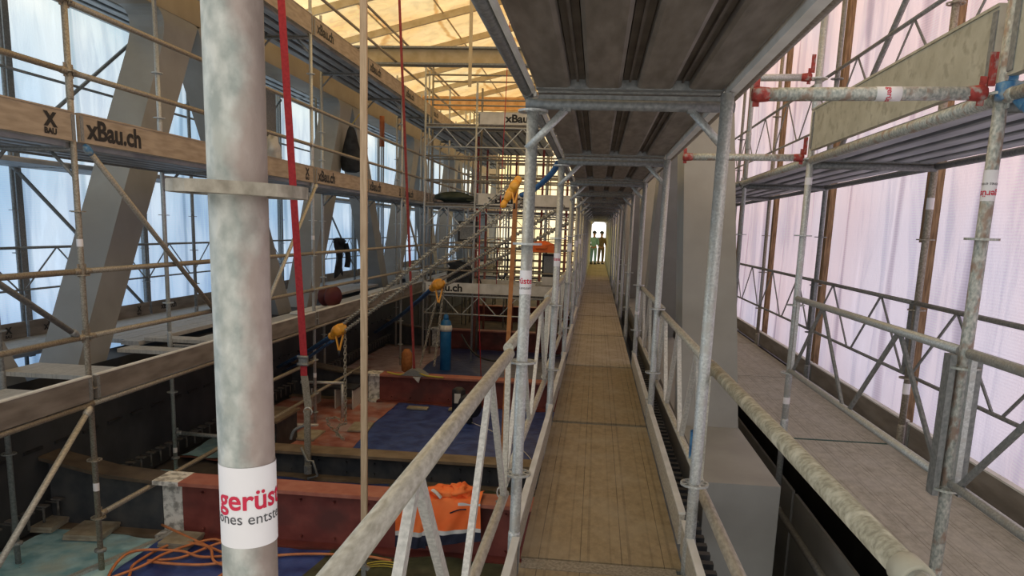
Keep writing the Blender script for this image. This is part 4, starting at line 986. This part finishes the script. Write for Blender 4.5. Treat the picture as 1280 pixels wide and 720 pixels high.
# crumpled hood / collar and sleeve
def blob(c,r,seed,n=16,m=12,amp=.18):
    rnd=random.Random(seed); ph=[rnd.uniform(0,6) for _ in range(6)]; mb=MB(); vs=[]; fs=[]
    for i in range(m+1):
        th=PI*i/m
        for k in range(n):
            p=2*PI*k/n; q=1+amp*(math.sin(3*p+ph[0]+2*th)+.6*math.sin(5*p+ph[1]-3*th)+.5*math.sin(7*th+ph[2]+p))
            vs.append((c[0]+r[0]*q*math.sin(th)*math.cos(p),c[1]+r[1]*q*math.sin(th)*math.sin(p),c[2]+r[2]*q*math.cos(th)))
    for i in range(m):
        for k in range(n): fs.append((i*n+k,i*n+(k+1)%n,(i+1)*n+(k+1)%n,(i+1)*n+k))
    mb.add(vs,fs,True); return mb
part('hood',blob((-1.13,6.62,-.93),(.10,.09,.06),5,24,16,.22),M['hivis'],t)
part('collar',blob((-1.30,6.62,-.945),(.16,.10,.045),8,24,14,.15),M['hivis'],t)
part('collar_tape',MB().path(smooth([(-1.38,6.53,-.91),(-1.33,6.50,-.93),(-1.29,6.49,-.97)],5),.022,8,flat=.5),M['silver_tape'],t)
part('shoulder_tape',MB().path(smooth([(-1.62,6.50,-1.08),(-1.56,6.49,-1.03),(-1.50,6.50,-1.0)],5),.018,8,flat=.5),M['silver_tape'],t)
part('pocket_trim',MB().path(smooth([(-1.20,6.47,-1.10),(-1.12,6.46,-1.06),(-1.05,6.46,-1.05)],5),.010,8,flat=.6),M['navy_cloth'],t)
t=thing('work_jacket','orange garment hung over a rail of the cross scaffold, right of the nearest walkway post','jacket',(-1.2,17.1,1.0))
part('shell',blob((-1.18,17.1,1.12),(.26,.14,.10),9).add(*[[ (-1.42,17.0,1.14),(-.95,17.0,1.14),(-.90,17.02,.98),(-1.46,17.02,.98)],[(0,1,2,3)]]),M['hivis'],t)
t=thing('work_jacket','black jacket hanging from a rail behind the left girder members','jacket',(-5.95,17.2,1.05))
jm=MB(); vs=[]; fs=[]
for i in range(9):
    for j in range(11):
        u,v=i/8,j/10; wv=.19*(1-.15*v)+.04*math.sin(v*9)
        vs.append((-5.93+.05*math.sin(u*9+v*3),17.2+(u-.5)*2*wv*1.9,1.10-.80*v-.10*math.sin(u*PI*2.3)*v))
for i in range(8):
    for j in range(10): a=i*11+j; fs.append((a,a+1,a+12,a+11))
jm.add(vs,fs,True); part('body_panel',jm,M['black_cloth'],t); part('sleeve',MB().path(smooth([(-5.86,17.45,1.0),(-5.83,17.55,.7),(-5.84,17.5,.45)],5),.07,10,flat=.5),M['black_cloth'],t)
part('shoulder',blob((-5.93,17.2,1.07),(.08,.36,.06),3),M['black_cloth'],t)

# ---------------- things on the cross scaffold
def cabinet(x,y,z,w,d,h,label,m='black',name='equipment_case'):
    t=thing(name,label,'equipment case',(x,y,z))
    part('case_body',MB().box(x-w/2,x+w/2,y-d/2,y+d/2,z,z+h),M[m],t)
    part('front_panel',MB().box(x-w*.42,x+w*.42,y-d/2-.012,y-d/2,z+h*.12,z+h*.9),M['galv_dark'],t)
    for sx in (-1,1): part('corner_guard',MB().box(x+sx*w/2-.015,x+sx*w/2+.015,y-d/2-.016,y-d/2+.02,z,z+h),M['black'],t)
    part('carry_handle',MB().path(smooth([(x-.1,y,z+h),(x-.08,y,z+h+.05),(x+.08,y,z+h+.05),(x+.1,y,z+h)],4),.012,8),M['black'],t)
    return t
cabinet(-2.93,17.5,1.15,.42,.4,.46,'black ribbed equipment case high on the nearer cross scaffold')
solo('case_shelf',MB().box(-3.2,-2.65,17.15,17.85,1.10,1.13),M['plywood'],'small board carrying the black ribbed case on the cross scaffold','board')
t=thing('tool_bag','bulging black tool bag on the lowest cross scaffold deck','bag',(-3.1,17.4,0))
part('bag_body',MB().prism([(-3.4,0.01),(-2.86,0.01),(-2.85,.5),(-2.95,.62),(-3.25,.64),(-3.36,.5)],'y',17.2,17.65),M['black_cloth'],t)
part('top_flap',blob((-3.12,17.42,.60),(.24,.2,.09),4),M['black_cloth'],t)
t=thing('cable_coil','coil of black cable beside the tool bag','cable coil',(-2.75,17.3,0.0))
part('coil',MB().path([(-2.72+.12*math.cos(a*.5),17.3+.01*a%.08,.20+.16*math.sin(a*.5)) for a in range(38)],.012,6),M['black'],t)
cabinet(-1.02,17.5,.42,.34,.3,.52,'dark control box between two walkway posts on the cross scaffold','black','control_box')
solo('box_stand',MB().box(-1.2,-.84,17.35,17.65,0,.42),M['bucket'],'white crate under the dark control box','crate')
for i,(x,w,h) in enumerate(((-1.55,.45,.28),(-1.05,.3,.22))):
    t=thing('plastic_crate','white plastic crate on the lowest cross scaffold deck, %s from the left'%nth(i),'crate',(x,16.95,.0),'white crates on the cross scaffold')
    part('crate_body',MB().prism([(x-w/2+.02,.01),(x+w/2-.02,.01),(x+w/2,h),(x-w/2,h)],'y',17.15,17.35),M['bucket'],t)
    part('crate_rim',MB().box(x-w/2-.01,x+w/2+.01,17.14,17.36,h-.03,h),M['board_white'],t)
t=thing('folded_tarp','dark green folded tarp lying on the middle deck of the cross scaffold','tarp',(-3.2,17.4,2.0))
part('bundle',blob((-3.25,17.35,2.13),(.46,.28,.12),12,24,14,.10),M['green_cloth'],t)
part('loose_end',MB().path(smooth([(-2.95,17.2,2.08),(-2.7,17.2,2.06),(-2.5,17.2,2.04)],5),[.05]*10+[.02],10,flat=.4),M['green_cloth'],t)
solo('stand_board',MB().box(-3.7,-2.5,17.12,17.7,1.995,2.02),M['black'],'dark board under the folded tarp','board')
for i,(x,z) in enumerate(((-2.15,1.4),)):
    pts=[(-2.1+.13*math.sin(a*.35)*1.0,17.2,.75+.42*math.cos(a*.35)) for a in range(36)]
    solo('cable_loop',MB().path(pts,.018,6),M['black'],'tall loop of black cable hung on the cross scaffold','cable')
t=thing('bucket','white bucket on the lowest left deck near the far end','bucket',(-4.6,14.9,0))
bx,by=-4.62,18.9
t.location=(bx,by,0); WL[t.name]=Vector((bx,by,0))
part('pail',MB().lathe([(.14,0),(.18,.30),(.19,.32)],(bx,by,.0),(0,0,1),20),M['bucket'],t)
part('rim',MB().lathe([(.19,0),(.205,.005),(.205,.03),(.19,.035)],(bx,by,.30),(0,0,1),20),M['bucket'],t)
t=thing('cable_drum','dark red round cable drum lying on the lowest left deck','drum',(-4.8,12.9,.2))
part('flange',MB().lathe([(.02,-.1),(.19,-.1),(.19,-.08),(.08,-.08),(.08,.08),(.19,.08),(.19,.1),(.02,.1)],(-4.62,12.9,.2),(.8,-.5,0),22),mat('dark_red_plastic',(.10,.015,.018),None,rough=.5),t)
for i,(x,y,l) in enumerate(((-4.7,11.6,1.1),(-4.5,12.0,.9),(-4.75,15.4,1.6))):
    solo('loose_plank',MB().box(x-.12,x+.12,y,y+l,.01,.045),M['board_white'],'short white plank on the lowest left deck, %s from the camera'%nth(i),'plank','white planks on the lowest left deck')
# hanging tool with blue head between the left girder members
t=thing('hanging_tarp','dark tarp bundle hanging from the top chord behind the timber lath','tarp',(-5.25,15.2,3.4))
part('bundle',MB().lathe([(.02,.62),(.08,.5),(.16,.2),(.22,-.1),(.20,-.3),(.1,-.34)],(-5.1,15.6,2.85),(0,0,1),14),M['black_cloth'],t)
part('cord',MB().path([(-5.1,15.6,3.45),(-5.0,16.3,3.95)],.01,6),M['cord_yellow'],t)
t=thing('hanging_tarp','bunched pale plastic hanging behind the guard tubes right of the red strap','tarp',(-5.6,13.4,3.0))
part('bundle',blob((-5.9,13.5,2.75),(.16,.22,.22),21),M['bucket'],t)
part('dark_drape',MB().box(-5.99,-5.97,13.1,13.9,2.0,3.8),M['galv_dark'],t)
solo('red_prop',MB().tube((-5.2,18.2,3.3),(-5.2,18.2,4.0),.06,10),mat('rust_paint',(.30,.08,.03),(.40,.13,.05),8),'short rust-red pipe under the top chord behind the lath','pipe')

# ================================================================== SLINGS, CHAINS, HOISTS
def chain_links(mb,pts,size=.03,wire=.0055):
    P=[Vector(p) for p in pts]; acc=0; i=0; pos=P[0].copy(); k=0
    seg=[(P[j],P[j+1]) for j in range(len(P)-1)]
    tot=sum((b-a).length for a,b in seg); pitch=size*1.35; n=int(tot/pitch)
    for q in range(n):
        d=(q+.5)*pitch; 
        for a,b in seg:
            l=(b-a).length
            if d<=l: break
            d-=l
        c=a.lerp(b,min(d/l,1)); t=(b-a).normalized()
        s1=t.orthogonal().normalized(); s2=t.cross(s1)
        w=s1 if q%2 else s2
        ring=[]
        for m_ in range(10):
            th=2*PI*m_/10; ring.append(c+t*math.cos(th)*size+w*math.sin(th)*size*.55)
        mb.path(ring,wire,5,closed=True)
    return mb
def strap(p,q,w,th,name,label,m,seg=1,facing=(0,-1,0)):
    return solo(name,MB().beam(p,q,w,th,up=facing),M[m],label,'strap')
def hoist(p,d,label,s=1.0):
    p=Vector(p); d=Vector(d).normalized(); side=Vector((0,-1,0)); up=side.cross(d).normalized()
    if up.z<0: up=-up
    t=thing('lever_hoist',label,'hoist',p,'orange lever hoists')
    part('gear_case',MB().path([p-d*.09*s,p-d*.06*s,p-d*.01*s,p+d*.06*s,p+d*.09*s],[.045*s,.065*s,.078*s,.072*s,.04*s],16,flat=.8),M['hoist'],t)
    part('gear_cover',MB().lathe([(.03*s,.02*s),(.055*s,.05*s),(.055*s,.075*s),(.02*s,.085*s)],p+d*.02*s,side,16),M['hoist'],t)
    part('frame',MB().path([p-d*.02*s,p-d*.10*s,p-d*.17*s,p-d*.20*s],[.055*s,.06*s,.045*s,.03*s],12),M['hoist'],t)
    part('hook_block',MB().path([p-d*.20*s,p-d*.26*s,p-d*.30*s],[.035*s,.045*s,.02*s],10),M['hoist'],t)
    lv=MB(); lv.beam(p+Vector((-.02,-.05,-.04))*s,p+Vector((.02,-.06,-.22))*s,.018*s,.010*s,up=(0,1,0)); lv.beam(p+Vector((.06,-.05,-.04))*s,p+Vector((.02,-.06,-.22))*s,.018*s,.010*s,up=(0,1,0))
    part('lever',lv,M['hoist'],t)
    part('lever_grip',MB().path([p+Vector((.02,-.06,-.20))*s,p+Vector((.02,-.06,-.27))*s],.012*s,10),M['black'],t)
    part('guide_wheel',MB().lathe([(.03*s,-.02*s),(.05*s,-.015*s),(.05*s,.015*s),(.03*s,.02*s)],p+d*.10*s,side,14),M['hoist'],t)
    return t
# geometry: anchor A high at the second walkway post, B low at the left girder
Aw=Vector((-.62,6.0,1.82)); Bw=Vector((-5.2,10.0,-.95))
H2=Aw.lerp(Bw,.40)
Bw=Vector((-5.2,12.0,-.94))
H2=Aw.lerp(Bw,.58)+Vector((0,0,-.12))
dirc=(Aw-H2).normalized()
h=hoist(H2,dirc,'orange lever hoist pulling on the blue sling left of the timber lath',1.25)
ch=MB(); chain_links(ch,[H2+Vector((.03,0,.06)),Aw+Vector((-.02,0,.03))],.034,.007); chain_links(ch,[H2+Vector((.06,-.03,-.02)),Aw+Vector((.05,.1,-.10))],.034,.007)
part('load_chain',ch,M['chain'],h)
ch=MB(); bot=H2+Vector((.08,0,-1.25))
chain_links(ch,[H2+Vector((.08,0,-.05)),bot]+[bot+Vector((-.02-.10*math.sin(a),0,-.18*(1-math.cos(a))*.6)) for a in (0.6,1.4,2.2,3.0)]+[bot+Vector((-.22,0,-.05)),bot+Vector((-.26,0,.05)),bot+Vector((-.12,-.02,.08)),bot+Vector((-.02,-.02,.03))],.034,.006)
part('hand_chain',ch,M['chain'],h)
solo('round_sling',MB().path(smooth([H2-dirc*.3,H2.lerp(Bw,.5)+Vector((0,0,-.03)),Bw],6),.045,10,flat=.6),M['strap_blue'],'dark blue round sling running from the left orange hoist down to the dark girder','sling','blue slings')
solo('round_sling',MB().path(smooth([H2-dirc*.3+Vector((0,0,-.07)),H2.lerp(Bw,.5)+Vector((0,0,-.13)),Bw+Vector((0,.2,-.12))],6),.03,10,flat=.6),M['strap_blue'],'lower loop of the dark blue sling below the left orange hoist','sling','blue slings')
A2=Vector((-.35,8.3,1.75)); B2=Vector((-5.2,17.7,-1.1)); H3=A2.lerp(B2,.475)+Vector((0,0,.10)); d3=(A2-H3).normalized()
h=hoist(H3,d3,'orange lever hoist before the long white lettered board',1.5)
ch=MB(); chain_links(ch,[H3+Vector((.03,0,.06)),A2],.036,.008); chain_links(ch,[H3+Vector((.08,0,-.03)),A2+Vector((.1,.2,-.15))],.036,.008)
part('load_chain',ch,M['chain'],h)
ch=MB(); chain_links(ch,[H3+Vector((.1,0,-.05)),H3+Vector((-.05,.0,-1.45))],.034,.006); chain_links(ch,[H3+Vector((.02,0,-.05)),H3+Vector((-.30,.0,-1.45))],.034,.006)
part('hand_chain',ch,M['chain'],h)
solo('round_sling',MB().path(smooth([H3-d3*.3,H3.lerp(B2,.5)+Vector((0,0,-.05)),B2],6),.05,10,flat=.6),M['strap_blue'],'blue round sling running from the far orange hoist down to the dark girder','sling','blue slings')
# top hoist with orange strap
H1=Vector((-.66,6.0,1.80))
h=hoist(H1,(.45,.0,.8),'orange hoist high beside the nearest left walkway post, above the orange strap',.62)
solo('round_sling',MB().path(smooth([(-.60,6.0,1.74),(-.5,5.95,1.78),(-.36,5.85,1.90),(-.31,5.8,1.98)],5),.032,10,flat=.6),M['strap_blue'],'short bright blue sling tied between the first two left walkway posts under the overhead deck','sling','blue slings')
strap((-.645,6.02,1.78),(-.74,6.45,-.80),.035,.006,'ratchet_strap','orange lifting strap hanging beside the nearest left walkway post','strap_orange')
t=thing('shackle','small steel shackle and hook at the lower end of the orange strap','shackle',(-.74,6.45,-.85))
part('bow',MB().path([(-.74+.03*math.cos(a),6.45,-.86+.05*math.sin(a)) for a in [k*PI/5 for k in range(10)]],.009,6,closed=True),M['alu'],t)
part('hook',MB().path(smooth([(-.74,6.45,-.90),(-.72,6.46,-.97),(-.75,6.5,-1.01),(-.78,6.5,-.96)],4),.012,6),M['galv_dark'],t)
# red strap with ratchet
t=thing('ratchet_strap','wide red strap with a ratchet hanging right of the foreground post','strap',(-3.4,8.55,-.1))
part('webbing',MB().beam((-3.66,8.6,5.0),(-3.39,8.55,-.10),.085,.008,up=(0,-1,0)),M['strap_red'],t)
part('ratchet',MB().cbox((-3.385,8.53,-.14),(.10,.05,.10)).tube((-3.45,8.50,-.10),(-3.32,8.50,-.10),.018,8).tube((-3.45,8.50,-.19),(-3.32,8.50,-.19),.018,8),M['galv_dark'],t)
part('lower_webbing',MB().beam((-3.385,8.53,-.19),(-3.38,8.52,-.33),.08,.01,up=(0,-1,0)),M['strap_red'],t)
part('tail_webbing',MB().beam((-3.38,8.53,-.33),(-3.33,8.52,-.72),.09,.01,up=(0,-1,0)),M['galv_warm'],t)
part('hook_ring',MB().path([(-3.33+.05*math.cos(a),8.5,-.76+.05*math.sin(a)) for a in [k*PI/5 for k in range(10)]],.011,6,closed=True),M['alu'],t)
part('end_sling',MB().path(smooth([(-3.33,8.52,-.80),(-3.36,8.52,-.92),(-3.5,8.5,-1.0),(-3.55,8.5,-1.12)],5),.018,8),M['galv_dark'],t)
t=thing('clamp_bar','upright grey clamp bar with a stirrup standing on the dark beam below the red strap','clamp',(-3.3,8.45,-1.4))
part('bar',MB().box(-3.35,-3.28,8.42,8.46,-1.40,-.72),M['galv_warm'],t)
part('stirrup',MB().path([(-3.38,8.4,-1.18),(-3.31,8.4,-1.34),(-3.24,8.4,-1.34),(-3.18,8.4,-1.52),(-3.3,8.38,-1.56)],.016,8),M['galv_dark'],t)
part('nut',MB().lathe([(.05,0),(.05,.10)],(-3.3,8.40,-1.5),(0,0,1),6,False),M['galv_dark'],t)
strap((-3.38,12.75,5.4),(-3.05,12.75,-1.06),.042,.008,'ratchet_strap','thin red sling hanging to the middle red beam, right of the timber lath','strap_dull')
t=thing('beam_clamp','dark beam clamp with yellow straps gripping the middle red beam','clamp',(-3.0,12.7,-1.1))
part('clamp_body',MB().prism([(-3.25,-1.09),(-2.8,-1.09),(-2.9,-1.02),(-3.0,-.98),(-3.12,-1.0)],'y',12.58,12.82),M['galv_dark'],t)
part('yellow_strap',MB().path(smooth([(-3.5,12.62,-1.05),(-3.3,12.6,-1.08),(-3.15,12.6,-1.05)],4),.016,6).path(smooth([(-2.95,12.6,-1.02),(-2.8,12.58,-1.07),(-2.5,12.6,-1.09)],4),.016,6),M['cord_yellow'],t)
part('jaw',MB().prism([(-3.03,-1.1),(-2.9,-1.1),(-2.93,-1.2)],'y',12.55,12.6),M['alu'],t)
solo('hanging_rope',MB().path([(-1.45,12.0,5.4),(-1.55,12.0,.6)],.006,6),M['strap_red'],'thin red line hanging in the middle of the hall','rope')
solo('hanging_rope',MB().path([(-2.0,13.0,1.8),(-1.98,13.0,.2),(-1.9,13.0,-1.2)],.008,6),M['strap_red'],'thin reddish line hanging before the far white board','rope')
solo('hanging_lath',MB().box(-2.08,-2.03,12.0,12.03,3.6,7.0),M['roof_beam'],'thin pale lath hanging from the roof at the top centre','lath')
# timber lath in front
t=thing('timber_lath','long pale upright timber lath standing in the pit left of centre','timber lath',(-1.83,5.9,-1.55))
part('lath',MB().beam((-1.83,5.9,-1.25),(-1.83,5.9,4.6),.052,.03,up=(0,1,0)),M['wood'],t)
part('foot_clamp',MB().beam((-1.83,5.89,-1.58),(-1.83,5.89,-1.2),.04,.04,up=(0,1,0)).beam((-1.9,5.87,-1.34),(-1.78,5.87,-1.42),.03,.03),M['galv_dark'],t)

# ================================================================== PEOPLE
def skinned(name, joints, edges, m, parent, sub=1, root=0):
    me=bpy.data.meshes.new(name); o0=wloc(parent)
    me.from_pydata([tuple(Vector(j[:3])) for j in joints],edges,[]); me.materials.append(m)
    o=bpy.data.objects.new(name,me); COL.objects.link(o); o.parent=parent; WL[o.name]=o0
    sk=o.modifiers.new('Skin','SKIN'); sk.use_smooth_shade=True
    ly=me.skin_vertices[0] if me.skin_vertices else None
    if ly is None:
        bm=bmesh.new(); bm.from_mesh(me); bm.verts.layers.skin.verify(); bm.to_mesh(me); bm.free(); ly=me.skin_vertices[0]
    for i,j in enumerate(joints):
        rx=j[3]; ry=j[4] if len(j)>4 else j[3]
        ly.data[i].radius=(rx,ry); ly.data[i].use_root=(i==root)
    sb=o.modifiers.new('Subdivision','SUBSURF'); sb.levels=sub; sb.render_levels=sub
    return o
def person(x,y,face,label,top,legs,helm,reach=.1):
    t=thing('person',label,'person',(x,y,0)); t.rotation_euler=(0,0,face); t.scale=(.82,.82,.82)
    J=[(0,0,.95,.13,.11),(0,0,1.15,.13,.10),(0,0,1.38,.15,.10),(0,0,1.48,.06),(0,-.01,1.56,.055),(0,-.02,1.66,.085,.095),(0,-.02,1.74,.07),
       (.19,0,1.42,.055),(.25,.02,1.15,.045),(.20,-.16-reach,1.02,.035),(.19,-.22-reach,1.0,.04,.02),
       (-.19,0,1.42,.055),(-.25,.02,1.15,.045),(-.20,-.16,1.02,.035),(-.19,-.22,1.0,.04,.02),
       (.10,0,.88,.09),(.11,-.02,.50,.065),(.11,.01,.10,.045),(.11,-.14,.04,.04,.03),
       (-.10,0,.88,.09),(-.11,.02,.50,.065),(-.12,.05,.10,.045),(-.12,-.10,.04,.04,.03)]
    E_=[(0,1),(1,2),(2,3),(3,4),(4,5),(5,6),(2,7),(7,8),(8,9),(9,10),(2,11),(11,12),(12,13),(13,14),(0,15),(15,16),(16,17),(17,18),(0,19),(19,20),(20,21),(21,22)]
    skinned('body',J,E_,M['skin'],t,2)
    JJ=[(0,0,.90,.165,.14),(0,0,1.15,.16,.13),(0,0,1.38,.18,.125),(0,0,1.47,.09),(.19,0,1.42,.078),(.25,.02,1.15,.065),(.205,-.13-reach,1.04,.052),(-.19,0,1.42,.078),(-.25,.02,1.15,.065),(-.205,-.13,1.04,.052)]
    skinned('jacket',JJ,[(0,1),(1,2),(2,3),(2,4),(4,5),(5,6),(2,7),(7,8),(8,9)],M[top],t,2)
    TT=[(0,0,.97,.14,.12),(.10,0,.86,.11),(.11,-.02,.50,.085),(.11,.01,.09,.068),(-.10,0,.86,.11),(-.11,.02,.50,.085),(-.12,.05,.09,.068)]
    skinned('trousers',TT,[(0,1),(1,2),(2,3),(0,4),(4,5),(5,6)],M[legs],t,2)
    b=MB()
    for sx,dy in ((.11,0),(-.12,.04)): b.add(*[[ (x+sx+a,y+dy+c,d) for a,c,d in ((-.05,.08,0),(.05,.08,0),(.05,-.2,0),(-.05,-.2,0),(-.045,.08,.11),(.045,.08,.11),(.04,-.18,.06),(-.04,-.18,.06))],[(0,1,2,3),(4,5,6,7),(0,1,5,4),(1,2,6,5),(2,3,7,6),(3,0,4,7)]])
    part('boots',b,M['black'],t)
    hm=MB().lathe([(.135,0),(.125,.01),(.12,.06),(.095,.11),(.05,.14),(.01,.15)],(x,y-.01,1.70),(0,0,1),18); part('helmet',hm,M[helm],t)
    f=MB().lathe([(.004,0),(.016,.01),(.014,.03),(.004,.035)],(x,y-.13,1.64),(0,-1,0),8); f.box(x-.03,x+.03,y-.118,y-.108,1.595,1.603)
    for sx in (-1,1): f.cbox((x+sx*.032,y-.112,1.672),(.018,.01,.01)); f.cbox((x+sx*.09,y-.015,1.655),(.015,.03,.05))
    part('face_features',f,M['skin'],t)
    return t
person(-.10,35.0,2.9,'person in light blue jacket and dark helmet, left one at the far walkway end','light_blue_cloth','light_blue_cloth','helmet')
person(.24,35.6,.3,'person in brown work clothes and dark helmet, right one at the far walkway end','brown_cloth','brown_cloth','helmet')

# ================================================================== CAMERA, LIGHT
f_,cy_,yaw,pit,rol=944.03,455.98,-0.104232,0.178273,0.0339534
cyw,syw=math.cos(yaw),math.sin(yaw);cp,sp=math.cos(pit),math.sin(pit)
fw=Vector((syw*cp,cyw*cp,-sp)); r=Vector((cyw,-syw,0)); u=r.cross(fw)
c,s=math.cos(rol),math.sin(rol)
R2=c*r+s*u; U2=-s*r+c*u
cam=bpy.data.cameras.new('camera'); co=bpy.data.objects.new('camera',cam); COL.objects.link(co)
Mx=Matrix((R2,U2,-fw)).transposed().to_4x4(); Mx.translation=Vector((0,0,1.48)); co.matrix_world=Mx
cam.sensor_width=36; cam.lens=f_/1280*36; cam.shift_y=(cy_-360)/1280; cam.clip_start=.05; cam.clip_end=200
bpy.context.scene.camera=co
w=bpy.data.worlds.new('world'); bpy.context.scene.world=w; w.use_nodes=True
bg=w.node_tree.nodes['Background']; bg.inputs[0].default_value=(1.0,.97,.92,1); bg.inputs[1].default_value=.85
def area(name,loc,rot,size,sy,e,col):
    l=bpy.data.lights.new(name,'AREA'); l.shape='RECTANGLE'; l.size=size; l.size_y=sy; l.energy=e; l.color=col
    o=bpy.data.objects.new(name,l); COL.objects.link(o); o.location=loc; o.rotation_euler=rot; return o
sc=bpy.context.scene
sc.view_settings.view_transform='Standard'; sc.view_settings.look='None'; sc.view_settings.exposure=.12; sc.view_settings.gamma=1
sc.cycles.use_denoising=True; sc.cycles.max_bounces=8; sc.cycles.diffuse_bounces=4; sc.cycles.glossy_bounces=3
